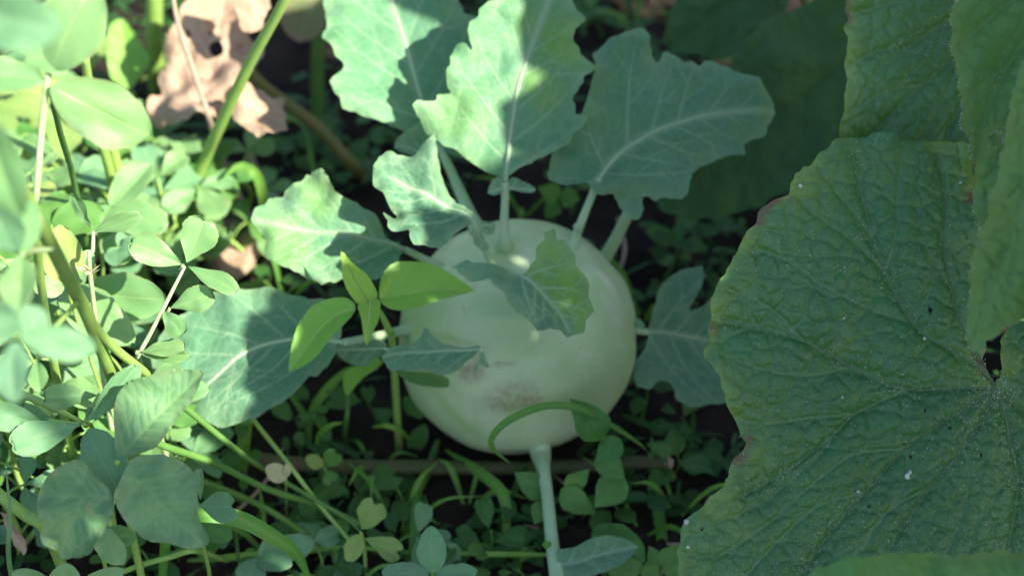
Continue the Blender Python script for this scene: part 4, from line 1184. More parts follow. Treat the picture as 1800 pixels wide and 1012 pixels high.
# ================================================================== bright pointed weed
WP = thing('broadleaf_weed', 'bright yellow-green weed with pointed leaves in front of the bulb', 'weed', foot(P(690, 610, .9), 0.0, 0.0))
WL = dict(n_side=4, ang=45, hpx=2.6, fold=0.25, rip=0.0015, und=0.001, relief=0.0004, edge_w=0.002, vw=0.0004)
node = P(662, 541, .862)
tube('stem', [P(660, 540, .861), P(672, 556, .866), P(683, 580, .876), P(690, 605, .89), W[WP.name].translation], (0.0012, 0.0014, 0.0016, 0.0018, 0.002), M['stem'], WP, seg=10, n=8)
for i, (out, b, t, dd, tl, mt, md) in enumerate((
        (Z5((345, 575), (347, 530), (355, 490), (390, 430), (450, 395), (560, 390), (660, 410), (740, 450), (800, 485), (845, 515), (780, 540), (700, 570), (600, 610), (540, 640), (470, 655), (400, 640), (360, 610)), (667, 524), (834, 503), .860, (0.0, .35), 'weed', Z5((348, 578), (450, 560), (600, 530), (740, 515), (840, 515))),
        (Z5((225, 640), (222, 610), (185, 585), (150, 580), (80, 590), (0, 625), (-80, 720), (-125, 850), (-143, 945), (-75, 930), (15, 880), (65, 820), (150, 740), (205, 680)), (625, 543), (502, 647), .858, (-.1, .35), 'weed', Z5((225, 635), (130, 660), (30, 740), (-60, 850), (-140, 942))),
        (Z5((145, 325), (150, 400), (155, 470), (180, 540), (230, 605), (265, 618), (300, 612), (340, 580), (335, 540), (290, 460), (240, 420), (195, 380), (165, 340)), (648, 533), (600, 441), .858, (0.1, .1), 'weed_young', Z5((300, 612), (250, 530), (200, 440), (148, 328))),
        (Z5((230, 620), (245, 660), (255, 700), (262, 750), (265, 790), (280, 814), (295, 790), (310, 760), (345, 700), (357, 620), (345, 585), (290, 595)), (650, 530), (644, 602), .854, (0.0, .55), 'weed_young', Z5((300, 590), (295, 660), (285, 740), (279, 810))),
        (Z5((345, 575), (340, 545), (352, 510), (380, 475), (410, 468), (412, 500), (395, 540), (370, 580)), (667, 524), (687, 488), .852, (0.5, .1), 'weed_young', None))):
    blade(WP, out, b, t, dd, M[mt], tilt=tl, mid=md, rib=(0.0007, 0.0002), ribmat=M['stem'], seed=50 + i, bend=-0.12, **WL)
ob, _, _ = blade(WP, zz(400, 560, 4.478, ((1330, 400), (1400, 405), (1500, 410), (1600, 420), (1700, 450), (1745, 470), (1740, 530), (1650, 545), (1540, 535), (1440, 510), (1370, 470), (1300, 400))), (695, 645), (789, 672), .885, M['herb'], tilt=(0, .6), seed=60, rib=(0.0006, 0.0002), **WL)
# second herb with a soft pale leaf under the small kohlrabi leaf
HP = thing('seedling', 'soft olive-green seedling leaf on a thin stalk under the bright pointed weed', 'weed', foot(Z(608, 770, 0.0)))
tube('stem', [P(612, 690, .93), Z(610, 730, .04), Z(606, 765, .01), W[HP.name].translation], (0.0010, 0.0013, 0.0015), M['stem_dark'], HP, seg=8)
blade(HP, zz(400, 560, 4.478, ((1230, 330), (1150, 300), (1080, 370), (980, 390), (920, 430), (905, 520), (930, 610), (960, 600), (1000, 530), (1080, 450), (1180, 390))), (668, 640), (607, 695), .925, M['weed'], tilt=(0, .5), seed=61, rib=(0.0005, 0.0002), **WL)

# ================================================================== clover-like plants
CATS = 'clover'


def clover_leaf(parent, npx, nd, petiole, lets, mat, kind='obovate', prad=(0.0008, 0.001), pmat='stem', facing=None):
    "three-part leaf: a stalk mesh with its leaflets as children. lets: (base px, tip px, width px, d0, d1, roll)"
    lf = tube('leaf', [P(*npx, nd)] + petiole, prad, M[pmat], parent, seg=8, n=6)
    for q in lets:
        b, t, wpx, d0, d1, roll = q[:6]
        pleaf(lf, b, t, wpx, d0, d1, q[6] if len(q) > 6 and q[6] else mat, q[7] if len(q) > 7 else kind, roll)
    return lf


def drop(p, sway=0.01):
    "from a point down to the soil below it"
    f = foot(p, random.uniform(-sway, sway), random.uniform(-sway, sway) + 0.01)
    m = Vector(p) * 0.5 + f * 0.5 + Vector((random.uniform(-sway, sway) * .5, random.uniform(-sway, sway) * .5, 0))
    return [m, f]


random.seed(21)
cl, cb = M['clover'], M['clover_blue']
# upper left, tall and close to the camera
q = thing('clover_plant', 'tall clover with three broad sunlit leaflets, one with a small brown hole', 'clover', foot(P(60, 420, .70)))
clover_leaf(q, (85, 130), .675, [P(76, 200, .68), P(68, 290, .685), P(62, 360, .69)], [((90, 152), (268, 240), 112, .672, .69, .15, None, 'oval'), ((92, 122), (158, -30), 128, .668, .66, -.1, None, 'oval'), ((78, 142), (-60, 128), 66, .672, .67, .3, None, 'oval')], cl, prad=(0.0012, 0.0012, 0.0012, 0.0013), pmat='stem_pale')
tube('stem', [P(62, 360, .69), P(70, 480, .73), P(95, 640, .80), foot(P(110, 760, .88))], (0.0015, 0.0018, 0.002), M['stem'], q, seg=8)
q = thing('clover_plant', 'out-of-focus clover sprig rising above the tall sunlit clover', 'clover', foot(P(-420, 330, .64)))
clover_leaf(q, (-70, 10), .52, [P(-130, 120, .54), P(-260, 330, .62), foot(P(-420, 330, .64))], [((-60, 5), (92, 60), 118, .52, .515, .2, None, 'oval'), ((-70, 0), (20, -70), 90, .52, .51, 0, None, 'oval'), ((-80, 20), (-160, 60), 80, .52, .52, 0, None, 'oval')], cb, prad=(0.0013, 0.0014, 0.0016, 0.002))
q = thing('clover_plant', 'out-of-focus clover leaf with one broad leaflet hanging beside pale stalk', 'clover', foot(P(-420, 520, .64)))
clover_leaf(q, (-40, 190), .55, [P(-110, 280, .57), P(-250, 480, .62), foot(P(-420, 520, .64))], [((-35, 190), (28, 385), 96, .55, .56, .1, None, 'oval'), ((-42, 185), (-110, 260), 80, .55, .55, 0, None, 'oval'), ((-38, 185), (-30, 100), 60, .55, .55, 0, None, 'oval')], cl, prad=(0.0012, 0.0013, 0.0016, 0.002))
# thick stem with forking branch
q = thing('clover_plant', 'clover with a thick light green forked stem and blurred blue-green leaflets', 'clover', foot(P(252, 660, .84)))
tube('stem', [P(20, 290, .60), P(45, 345, .63), P(90, 430, .67), P(125, 500, .70), P(148, 542, .72), P(190, 645, .77), P(205, 700, .80), foot(P(230, 760, .86))], (0.0022, 0.0026, 0.0027, 0.0027, 0.0026, 0.0024, 0.0024), M['stem'], q, seg=12, n=8)
tube('branch', [P(140, 528, .712), P(168, 575, .735), P(205, 615, .755), P(252, 652, .775), P(262, 664, .785)], (0.0019, 0.0019, 0.0019, 0.0018, 0.0014), M['stem'], q, seg=12, n=8)
clover_leaf(q, (38, 448), .60, [P(48, 442, .62), P(95, 438, .67)], [((38, 452), (30, 548), 68, .60, .59, .1), ((30, 445), (-35, 330), 80, .60, .58, 0, cb), ((42, 442), (60, 350), 46, .60, .61, .5)], cl, 'oval', pmat='stem_pale')
clover_leaf(q, (30, 590), .575, [P(60, 605, .62), P(110, 560, .68), P(138, 528, .71)], [((32, 588), (-45, 545), 80, .575, .56, 0, cb), ((35, 592), (172, 612), 62, .573, .58, .15, cb), ((26, 600), (15, 705), 66, .575, .57, .1), ((36, 585), (80, 545), 60, .577, .58, .3, cb)], cb, 'oval')
for a in range(7):
    p0 = P(30 + 4 * a, 442, .62)
    leaflet(q, p0, p0 + Vector((random.uniform(-.006, .004), 0, random.uniform(.002, .008))), 0.0012, M['pale_petal'], 'ovate', name='stipule')
# the sharp sprig
q = thing('clover_sprig', 'pale sprig with small notched leaflets along a whitish stalk, over the low kohlrabi leaf', 'clover', foot(P(252, 660, .84), 0.004, 0.006))
tube('stem', [P(325, 468, .778), P(306, 505, .779), P(284, 548, .781), P(262, 590, .784), P(246, 622, .788), P(250, 650, .80), W[q.name].translation], (0.0006, 0.0008, 0.0009, 0.0010, 0.0011, 0.0014), M['stem_pale'], q, seg=8, n=8)
for nm, lets in (('leaf', [((322, 466), (230, 424), 58, .778, .768, .1), ((328, 462), (366, 383), 74, .778, .775, .05), ((330, 468), (420, 513), 40, .778, .770, -.45)]),
                 ('leaf', [((299, 541), (374, 514), 52, .781, .775, .1), ((286, 546), (324, 592), 42, .781, .775, -.2)]),
                 ('leaf', [((246, 622), (330, 628), 32, .785, .778, .5), ((244, 618), (326, 606), 34, .785, .776, -.4)])):
    b0 = lets[0][0]
    lf = tube(nm, [P(b0[0], b0[1], .778 if b0[1] < 500 else .782), P(b0[0] - 5, b0[1] + 8, .781 if b0[1] < 500 else .784)], (0.0006, 0.0008), M['stem_pale'], q, seg=6, n=3)
    for b, t, wpx, d0, d1, roll in lets: pleaf(lf, b, t, wpx, d0, d1, cl, 'obovate', roll)
# two-leaflet sprig
q = thing('clover_sprig', 'upright stalk with two narrow pale leaflets and a fringed sheath', 'clover', foot(P(160, 520, .86)))
tube('stem', [P(164, 406, .785), P(163, 440, .786), P(158, 478, .79)] + drop(P(158, 480, .79)), (0.0007, 0.0009, 0.001, 0.0012, 0.0014), M['stem_pale'], q, seg=8)
pleaf(q, (165, 408), (251, 377), 36, .785, .778, cl, 'obovate', .3, name='leaflet'); pleaf(q, (163, 405), (124, 342), 34, .785, .78, cl, 'obovate', -.6, name='leaflet')
for a in range(12):
    p0 = P(157 + random.uniform(-5, 5), 478 + random.uniform(-8, 6), .786)
    leaflet(q, p0, p0 + Vector((random.uniform(-.005, .005), random.uniform(-.004, 0), random.uniform(.002, .006))), 0.0008, M['pale_petal'], 'ovate', name='bract')
# broad lit leaflets behind
q = thing('clover_plant', 'clover with broad yellow-flecked leaflets crossed by the shadow of a stalk', 'clover', foot(P(140, 640, .93)))
clover_leaf(q, (140, 520), .845, [P(150, 545, .86)] + drop(P(150, 545, .86)), [((142, 515), (290, 525), 82, .845, .835, .1, None, 'oval'), ((105, 505), (228, 598), 84, .835, .825, -.1, None, 'oval'), ((135, 515), (95, 425), 74, .84, .83, .1, None, 'oval')], cl)
q = thing('clover_plant', 'clover with a round leaflet edged in rust beside the thick forked stem', 'clover', foot(P(120, 560, .92)))
clover_leaf(q, (118, 505), .80, [P(125, 530, .82)] + drop(P(125, 530, .82)), [((118, 505), (104, 402), 72, .80, .79, .2, M['clover_yellow'], 'oval'), ((120, 503), (160, 440), 40, .80, .80, 0), ((114, 506), (60, 500), 40, .80, .79, .1)], cl, 'oval')
# bottom left group
q = thing('clover_plant', 'low clover spreading notched blue-green leaflets from one joint', 'clover', foot(P(170, 800, .84)))
clover_leaf(q, (148, 745), .765, [P(150, 748, .768), P(170, 775, .79), foot(P(170, 800, .84))], [((142, 744), (16, 786), 66, .765, .755, .1, cb), ((152, 742), (245, 648), 52, .765, .755, .5), ((152, 754), (212, 872), 88, .763, .748, .1, cb, 'oval'), ((150, 738), (160, 715), 12, .768, .77, 0)], cb)
clover_leaf(q, (175, 692), .775, [P(160, 720, .772), P(150, 742, .768)], [((172, 694), (72, 698), 46, .775, .77, .2)], cl)
clover_leaf(q, (85, 738), .77, [P(110, 742, .772), P(140, 746, .77)], [((78, 742), (-30, 722), 58, .765, .758, 0), ], cb)
tube('branch', [P(-20, 680, .80), P(30, 690, .795), P(80, 710, .785), P(148, 744, .77)], (0.0019, 0.0018, 0.0016, 0.001), M['stem'], q, seg=8)
tube('branch', [P(-20, 655, .82), P(30, 680, .81), P(90, 730, .80)], (0.0015, 0.0014, 0.001), M['stem'], q, seg=8)
q = thing('clover_plant', 'clover with three very broad ribbed leaflets, one with a pale curled tip', 'clover', foot(P(230, 940, .82)))
BL = dict(mat=M['clover_trace'], ribmat=None, rib=(0.0005, 0.0002), hpx=3.0, n_side=9, ang=52, name='leaflet', vw=0.0006, relief=0.0024, edge_w=0.002)
lfb = tube('leaf', [P(206, 812, .752), P(215, 830, .765), P(225, 900, .80), W[q.name].translation], (0.0012, 0.0013, 0.0015, 0.002), M['stem'], q, seg=8)
blade(lfb, Z3((600, 395), (640, 385), (690, 390), (760, 365), (820, 345), (880, 270), (940, 180), (1010, 90), (1060, -10), (1068, -50), (990, -62), (900, -60), (800, -20), (700, 0), (640, 60), (610, 140), (603, 240), (598, 330)), (215, 803), (358, 655), .752, tilt=(-.1, .1), mid=Z3((615, 400), (760, 240), (880, 120), (1055, -40)), fold=0.2, cup=0.25, rip=0.003, seed=70, **BL)
blade(lfb, Z3((595, 600), (560, 545), (500, 500), (455, 430), (430, 405), (380, 410), (310, 440), (250, 490), (205, 560), (192, 630), (205, 700), (240, 740), (215, 790), (225, 840), (295, 880), (310, 920), (350, 925), (420, 900), (480, 860), (540, 790), (585, 710), (600, 650)), (198, 855), (108, 980), .748, tilt=(.1, .1), mid=Z3((590, 610), (470, 600), (400, 700), (345, 800), (310, 915))[0:1] + Z3((440, 600), (400, 700), (345, 800), (310, 915)), fold=0.15, cup=-0.15, rip=0.003, und=0.0015, undf=70, seed=71, **BL)
blade(lfb, Z3((600, 590), (640, 480), (690, 400), (760, 380), (860, 380), (940, 410), (1000, 460), (1030, 520), (1040, 620), (1035, 700), (1060, 750), (1095, 800), (1100, 835), (1060, 862), (1000, 872), (940, 860), (880, 840), (800, 835), (740, 810), (680, 760), (640, 710), (610, 650)), (207, 812), (365, 955), .746, tilt=(0, .1), mid=Z3((640, 500), (720, 520), (850, 640), (940, 740), (1060, 840)), fold=0.12, cup=-0.2, rip=0.004, und=0.0022, undf=60, seed=72, **BL)
q = thing('clover_plant', 'clover leaf with one notched round leaflet touching the arching grass blade', 'clover', foot(P(330, 940, .86)))
clover_leaf(q, (352, 890), .78, [P(340, 895, .79)] + drop(P(340, 895, .79)), [((350, 890), (420, 888), 56, .778, .772, .1, None, 'heart'), ((352, 880), (350, 820), 20, .78, .775, 0), ((345, 900), (300, 940), 40, .785, .785, 0)], cb)
q = thing('clover_plant', 'sunlit clover leaflet below the very broad ribbed leaflets', 'clover', foot(P(185, 1010, .83)))
clover_leaf(q, (170, 930), .775, [P(175, 960, .79)] + drop(P(178, 960, .79)), [((168, 928), (214, 990), 52, .77, .765, .1, None, 'oval'), ((176, 940), (240, 945), 40, .78, .78, 0), ((166, 932), (100, 950), 40, .78, .78, 0)], cl, 'oval')
q = thing('clover_plant', 'clover leaf tip rising below the sunlit stalk at the soil', 'clover', foot(P(110, 1080, .82)))
clover_leaf(q, (115, 1050), .765, [P(118, 1070, .78)] + drop(P(118, 1070, .78)), [((115, 1050), (115, 992), 58, .765, .76, .1), ((118, 1050), (215, 1000), 40, .77, .765, .2), ((110, 1050), (20, 1010), 50, .77, .76, .1)], cl, 'oval')

# bottom middle
q = thing('clover_plant', 'blue-green clover leaf of three smooth oval leaflets on open soil below the bulb', 'clover', foot(P(760, 1060, .87)))
clover_leaf(q, (760, 1010), .855, [P(762, 1030, .86), foot(P(760, 1060, .87))], [((760, 1008), (758, 928), 52, .855, .85, .0, None, 'oval'), ((754, 1010), (672, 1002), 40, .855, .85, .2, None, 'oval'), ((766, 1010), (838, 1003), 34, .855, .85, -.2, None, 'oval')], cb)
YL = M['clover_yellow']
q = thing('clover_seedling', 'yellowing three-part clover leaf where two thin stalks cross', 'clover', foot(P(640, 985, .89)))
clover_leaf(q, (634, 935), .862, [P(640, 955, .87), foot(P(640, 985, .89))], [((635, 932), (664, 880), 48, .862, .855, .1, YL, 'heart'), ((632, 938), (612, 985), 36, .862, .857, -.2, YL, 'oval'), ((642, 945), (708, 975), 42, .862, .857, .2, YL, 'heart')], YL, prad=(0.0007, 0.0009))
q = thing('clover_seedling', 'small three-part clover leaf with one yellow leaflet above the lying stalk', 'clover', foot(P(575, 850, .94)))
clover_leaf(q, (571, 822), .91, [P(573, 836, .92), foot(P(575, 850, .94))], [((572, 820), (594, 790), 34, .91, .905, .1, None, 'heart'), ((568, 820), (540, 803), 26, .91, .905, 0, YL, 'oval'), ((573, 825), (585, 850), 26, .91, .908, 0, None, 'heart')], M['herb'], prad=(0.0006, 0.0008))
q = thing('clover_seedling', 'tiny clover with a dry cream-coloured leaflet caught on thin stalks', 'clover', foot(P(503, 900, .93)))
clover_leaf(q, (503, 842), .875, [P(503, 870, .89), foot(P(503, 900, .93))], [((503, 842), (468, 818), 34, .875, .87, .2, M['pale_petal'], 'oval'), ((505, 838), (505, 815), 14, .875, .872, .4, M['pale_petal'], 'oval')], M['pale_petal'], prad=(0.0005, 0.0006))

# ================================================================== stalks, straws, dead leaves
def stalk(name, label, path, radii, mat, cat='stalk', group=None, **kw):
    o = tube(name, path, radii, M[mat], None, **kw)
    return tag(o, label, cat, group)


def bare(name, label, path, radii, mat, cat='stalk', joints=()):
    return stalk(name, label, path, radii, mat, cat, None, seg=10, n=8)


bare('green_stalk', 'straight light green stalk slanting across the dry brown leaf', [P(520, -60, .86), P(500, 0, .875), P(440, 110, .915), P(385, 225, .96), P(365, 270, .985), P(345, 330, 1.01), foot(P(340, 350, 1.04))], (0.0024, 0.0025, 0.0028, 0.0030, 0.0032, 0.003), 'stem')
bare('green_stalk', 'thick pale green stalk behind the dry brown leaf', [P(272, -60, 1.05), P(272, 40, 1.08), P(274, 120, 1.11), foot(P(276, 170, 1.15))], (0.0046, 0.0048, 0.005), 'stem')
bare('green_stalk', 'upright dark green stalk beside the broad upright kohlrabi leaf', [P(562, -40, 1.08), P(560, 80, 1.10), P(557, 200, 1.12), foot(P(556, 270, 1.13))], (0.0034, 0.0036, 0.0038), 'stem_dark')
bare('brown_stalk', 'browning stalk curving down to the soil from under the dry leaf', [P(400, 70, 1.04), P(450, 140, 1.045), P(500, 180, 1.06), P(560, 225, 1.07), P(610, 280, 1.08), P(640, 308, 1.10), foot(P(650, 320, 1.12))], (0.0032, 0.0034, 0.0035, 0.0035, 0.004, 0.0042), 'stem_brown')
bare('straw', 'thin dry straw leaning on the dry brown leaf', [P(300, -30, .95), P(310, 30, .96), P(325, 80, .965), P(355, 170, .975), P(372, 225, .99), foot(P(380, 260, 1.08))], (0.0011, 0.0012, 0.0014, 0.0015, 0.0012), 'straw')
bare('straw', 'dry pale straw on the soil under the clover leaves', [Z(375, 240, .06), Z(392, 280, .045), Z(395, 310, .03), Z(420, 345, .02), Z(440, 390, .012)], (0.0012, 0.0018, 0.0016, 0.002, 0.0015), 'straw')
bare('green_stalk', 'bright sunlit stalk lying under the very broad ribbed clover leaflets', [P(-30, 845, .79), P(0, 870, .785), P(45, 905, .785), P(85, 938, .79), foot(P(110, 975, .86))], (0.0026, 0.0026, 0.0026, 0.0024), 'stem')
bare('green_stalk', 'slim green stalk with dried bracts below the arching grass blade', [P(200, 1012, .84), P(240, 995, .835), P(300, 978, .83), P(345, 968, .83), Z(400, 985, .01)], (0.0011, 0.0012, 0.0012, 0.001), 'stem')
bare('green_stalk', 'long dark green stalk running from the clover under the thin crossing stalk', [P(215, 745, .80), P(280, 780, .815), P(372, 812, .84), P(473, 860, .87), P(575, 893, .89), Z(690, 950, .008)], (0.0016, 0.0017, 0.0016, 0.0015, 0.0012), 'stem_dark')
bare('green_stalk', 'dark green stalk emerging under the low kohlrabi leaf', [P(310, 705, .83), P(335, 724, .84), P(422, 795, .865), P(490, 840, .88), P(600, 905, .87), P(634, 934, .864)], (0.0015, 0.0015, 0.0014, 0.0012, 0.0008, 0.0006), 'stem_dark')
bare('green_stalk', 'thin light green stalk crossing to the yellowing clover leaf', [P(420, 700, .915), P(446, 738, .892), P(507, 815, .88), P(560, 885, .882), P(605, 938, .885), Z(625, 965, .01)], (0.0010, 0.0011, 0.0011, 0.0010, 0.0008), 'stem')
bare('green_stalk', 'dark olive stalk bending down beside open soil below the bulb', [P(770, 775, .955), P(764, 792, .95), P(752, 830, .935), P(733, 868, .92), P(728, 930, .90), Z(724, 1020, .01)], (0.0014, 0.0020, 0.0022, 0.0023, 0.0022), 'stem_dark')
bare('green_stalk', 'dim green stalk low behind the arching grass blade', [P(355, 845, .84), P(420, 870, .86), P(480, 900, .875), P(540, 940, .885), Z(590, 975, .01)], (0.0014, 0.0015, 0.0014), 'stem_dark')
bare('green_stalk', 'slim dark stalk under the broad clover leaflet with a small brown hole', [P(90, 160, .70), P(105, 230, .76), P(120, 280, .82), P(132, 330, .88), foot(P(138, 380, .95))], (0.0011, 0.0013, 0.0014, 0.0015), 'stem_dark')
bare('green_stalk', 'sturdy green stalk leaning behind the broad clover leaflet', [P(148, 95, .86), P(165, 200, .90), P(190, 290, .93), P(205, 360, .96), foot(P(212, 400, 1.0))], (0.0020, 0.0023, 0.0025, 0.0026), 'stem')
bare('green_stalk', 'jointed green stalk beside the sturdy leaning one in the thicket', [P(190, 230, .92), P(205, 290, .94), P(222, 340, .96), foot(P(232, 390, 1.0))], (0.0024, 0.0027, 0.0028), 'stem')
stk = thing('dead_stalk', 'old brown and green stalk lying on the soil under the bulb', 'stick', Z(800, 818, .006))
tube('stalk', [Z(440, 805, .014), Z(520, 815, .013), Z(600, 820, .012), Z(750, 820, .012), Z(900, 822, .012), Z(1030, 818, .013), Z(1110, 813, .015), Z(1176, 812, .018)], (0.0034, 0.0036, 0.0037, 0.0035, 0.0034, 0.0033, 0.0033, 0.0032), M['stick'], stk, seg=12, n=6, rough=0.12)
tube('broken_end', [Z(1170, 812, .0178), Z(1183, 814, .018)], (0.0034, 0.0024), M['straw'], stk, seg=9, n=3, rough=0.5)

# dead leaf
DL = dict(mat=M['dead'], ribmat=None, rib=(0.0008, 0.0003), name='leaf_piece', rip=0.014, ripf=45, und=0.011, undf=35, smooth_it=1, teeth=0.0018, vw=0.0008)
dd = thing('dead_leaf', 'large torn dry brown leaf with holes lying among the weeds', 'dead leaf', foot(P(360, 200, 1.10)))
blade(dd, Z1((880, 150), (945, 120), (955, 50), (1000, 10), (1060, 15), (1080, -80), (1300, -80), (1285, 60), (1290, 190), (1335, 200), (1380, 235), (1385, 260), (1330, 340), (1280, 430), (1210, 520), (1160, 600), (1180, 680), (1110, 670), (1060, 665), (940, 650), (830, 632), (800, 585), (740, 490), (770, 450), (825, 420), (830, 320), (870, 275), (850, 205)),
      (340, 215), (395, -20), 1.0, tilt=(0.1, 0.35), n_side=4, hpx=4, seed=80, holes=[Z1((965, 160), (990, 155), (1003, 185), (985, 205), (968, 190)), Z1((1080, 145), (1110, 140), (1118, 165), (1090, 175)), Z1((1090, 225), (1130, 195), (1165, 205), (1168, 250), (1130, 278), (1098, 262))], **DL)
blade(dd, Z1((1205, 470), (1290, 440), (1390, 462), (1475, 505), (1510, 590), (1485, 640), (1495, 705), (1410, 745), (1340, 768), (1290, 700), (1220, 655), (1195, 560)), (402, 175), (490, 215), 0.985, tilt=(0.2, 0.2), n_side=3, hpx=4, seed=81, **DL)
blade(dd, Z1((1290, -40), (1440, -40), (1410, 60), (1370, 130), (1320, 200), (1285, 150), (1275, 60)), (450, 60), (460, -10), 0.985, tilt=(-0.3, 0.2), n_side=2, hpx=4, seed=82, **DL)
d2 = thing('dead_leaf', 'brown-edged dull green leaf behind the slanting light green stalk', 'leaf', foot(P(540, 120, 1.13)))
blade(d2, Z1((1480, -60), (1720, -60), (1710, 100), (1690, 170), (1640, 212), (1560, 226), (1500, 185), (1460, 110)), (555, -10), (525, 75), 1.06, M['dead_dark'], tilt=(0, .3), n_side=4, hpx=4, seed=83, ribmat=None, name='leaf_piece', und=0.003)
tube('stem', [P(556, -14, 1.062), P(552, 60, 1.10), foot(P(545, 140, 1.15))], (0.0012, 0.0014, 0.0015), M['stem_brown'], d2)
d3 = thing('dead_leaf', 'tan dead leaf flat on the soil by the sunlit kohlrabi leaf', 'dead leaf', foot(P(420, 420, 1.05)))
blade(d3, [(330, 430), (350, 380), (390, 350), (430, 345), (455, 380), (462, 440), (440, 480), (400, 500), (350, 480)], (345, 440), (455, 400), 1.03, tilt=(0.1, .8), n_side=4, hpx=4.5, seed=84, **{**DL, 'mat': M['straw'] if False else M['dead']})
for i, (x, y) in enumerate(((20, 925), (30, 900), (40, 945))):
    pass
d4 = thing('dead_leaf', 'small pinkish dry leaf scrap beside the bright sunlit stalk', 'dead leaf', foot(P(25, 930, .85)))
blade(d4, Z3((10, 710), (40, 705), (80, 740), (130, 790), (125, 860), (100, 870), (60, 800), (5, 770)), (5, 915), (42, 960), .835, tilt=(.1, .5), n_side=2, hpx=3, seed=85, **DL)

# leaf behind the dead one (upper left)
q = thing('broadleaf_weed', 'broad green leaf half in shade left of the dry brown leaf', 'weed', foot(P(230, 170, 1.15)))
tube('stem', [P(232, 165, 1.06), P(236, 200, 1.09), foot(P(240, 220, 1.13))], (0.0016, 0.0018, 0.002), M['stem'], q)
blade(q, Z1((560, 200), (570, 150), (600, 110), (640, 98), (690, 160), (740, 240), (785, 310), (780, 350), (730, 400), (700, 460), (640, 470), (580, 420), (560, 320)), (228, 160), (212, 33), 1.06, M['weed'], tilt=(.2, .2), n_side=4, hpx=4, seed=86, fold=.3, rib=(0.0008, 0.0003), ribmat=M['stem'])

# ================================================================== grass
def grass(label, pts, widths, mat='grass', nrm=None, group=None, fold=0.25):
    o = ribbon('grass_plant', pts, widths, M[mat], None, nrm, fold)
    return tag(o, label, 'grass plant', group)


px = lambda n, d=.88: n * d / FP
grass('wide bright green grass blade arching over from the round clover leaflet', [foot(P(250, 930, .85)), P(300, 915, .81), P(358, 902, .80), P(422, 912, .805), P(473, 938, .81), P(520, 972, .82), P(545, 1020, .84)], [px(10), px(22), px(28), px(28), px(25), px(20), px(6)], fold=0.15)
grass('green grass blade arched across the foot of the bulb', [foot(Z(1150, 815, 0)), P(1135, 790, .90), P(1075, 748, .875), P(1017, 718, .862), P(958, 714, .858), P(900, 736, .86), P(869, 763, .866), P(866, 787, .874), P(895, 813, .885)], [px(6), px(8), px(12), px(15), px(15), px(15), px(14), px(11), px(3)], nrm=UP * 0.6 - FW)
grass('dark grass blade leaning from the lying stalk toward open soil', [foot(Z(892, 985, 0)), P(890, 930, .91), P(884, 868, .91), P(838, 826, .92), P(783, 790, .94)], [px(8), px(14), px(22), px(20), px(4)])
grass('dark grass blade beside the pale leaf stalk', [foot(Z(890, 975, 0)), P(868, 930, .925), P(845, 900, .93), P(828, 868, .94)], [px(12), px(18), px(16), px(3)])
grass('upright dim grass blade past the broken end of the lying stalk', [foot(Z(1170, 975, 0)), P(1158, 903, .92), P(1150, 850, .925), P(1146, 770, .93)], [px(18), px(22), px(18), px(3)])
grass('flat grass blade lying level behind the yellowing clover leaf', [Z(330, 985, .012), Z(400, 980, .02), Z(500, 970, .02), Z(610, 963, .018), Z(720, 968, .015)], [px(6), px(14), px(14), px(10), px(3)], nrm=(0, -.3, 1))
grass('flat green grass blade lying level to the pale leaf stalk', [Z(770, 970, .016), Z(840, 973, .018), Z(900, 974, .018), Z(985, 975, .014)], [px(4), px(10), px(10), px(6)], nrm=(0, -.3, 1))
grass('thin bluish grass blade standing beside the pinkish dry leaf scrap', [foot(P(16, 1040, .84)), P(17, 990, .79), P(18, 907, .775), P(10, 818, .77)], [px(7), px(9), px(7), px(1.5)], mat='clover_trace')
grass('broad bright grass stem below the low kohlrabi leaf', [foot(P(425, 830, .95)), P(428, 790, .93), P(434, 735, .92), P(440, 680, .93)], [px(20), px(24), px(22), px(10)])
grass('grass blade forking left below the bright pointed weed', [foot(Z(540, 790, 0)), P(538, 740, .96), P(520, 706, .96), P(500, 680, .965)], [px(6), px(12), px(12), px(3)])
grass('grass blade forking right below the bright pointed weed', [foot(Z(541, 792, 0)), P(545, 735, .958), P(570, 690, .955), P(605, 655, .95), P(640, 640, .945)], [px(6), px(14), px(18), px(14), px(3)])
grass('curling thin grass blade on soil beside the seedling', [foot(Z(557, 790, 0)), Z(560, 768, .02), Z(580, 748, .03), Z(604, 742, .03)], [px(5), px(10), px(10), px(3)])
grass('curling thin grass blade on soil left of the bulb', [foot(Z(725, 770, 0)), Z(705, 758, .02), Z(680, 748, .025), Z(655, 750, .02)], [px(5), px(10), px(10), px(3)])
grass('curved bright grass blade bending over beside the sunlit kohlrabi leaf', [foot(P(470, 400, 1.06)), P(465, 360, 1.0), P(452, 310, .98), P(425, 292, .98), P(395, 310, .98)], [px(16), px(20), px(20), px(16), px(4)])
grass('pale curled dry grass blade below the torn leaf', [Z(470, 310, .01), Z(450, 295, .02), Z(442, 275, .03), Z(452, 262, .035)], [px(6), px(14), px(16), px(8)], mat='pale_petal')

# ================================================================== leafy sprigs round the foot of the bulb
def sprig(label, path, rad, lets, mat='herb', kind='ovate', stem='stem_dark', cat='weed'):
    q = thing('leafy_sprig', label, cat, path[-1])
    tube('stem', path, rad, M[stem], q, seg=8, n=6)
    for b, t, wpx, d0, d1, roll in lets:
        pleaf(q, b, t, wpx, d0, d1, M[mat], kind, roll, name='leaf')
    return q


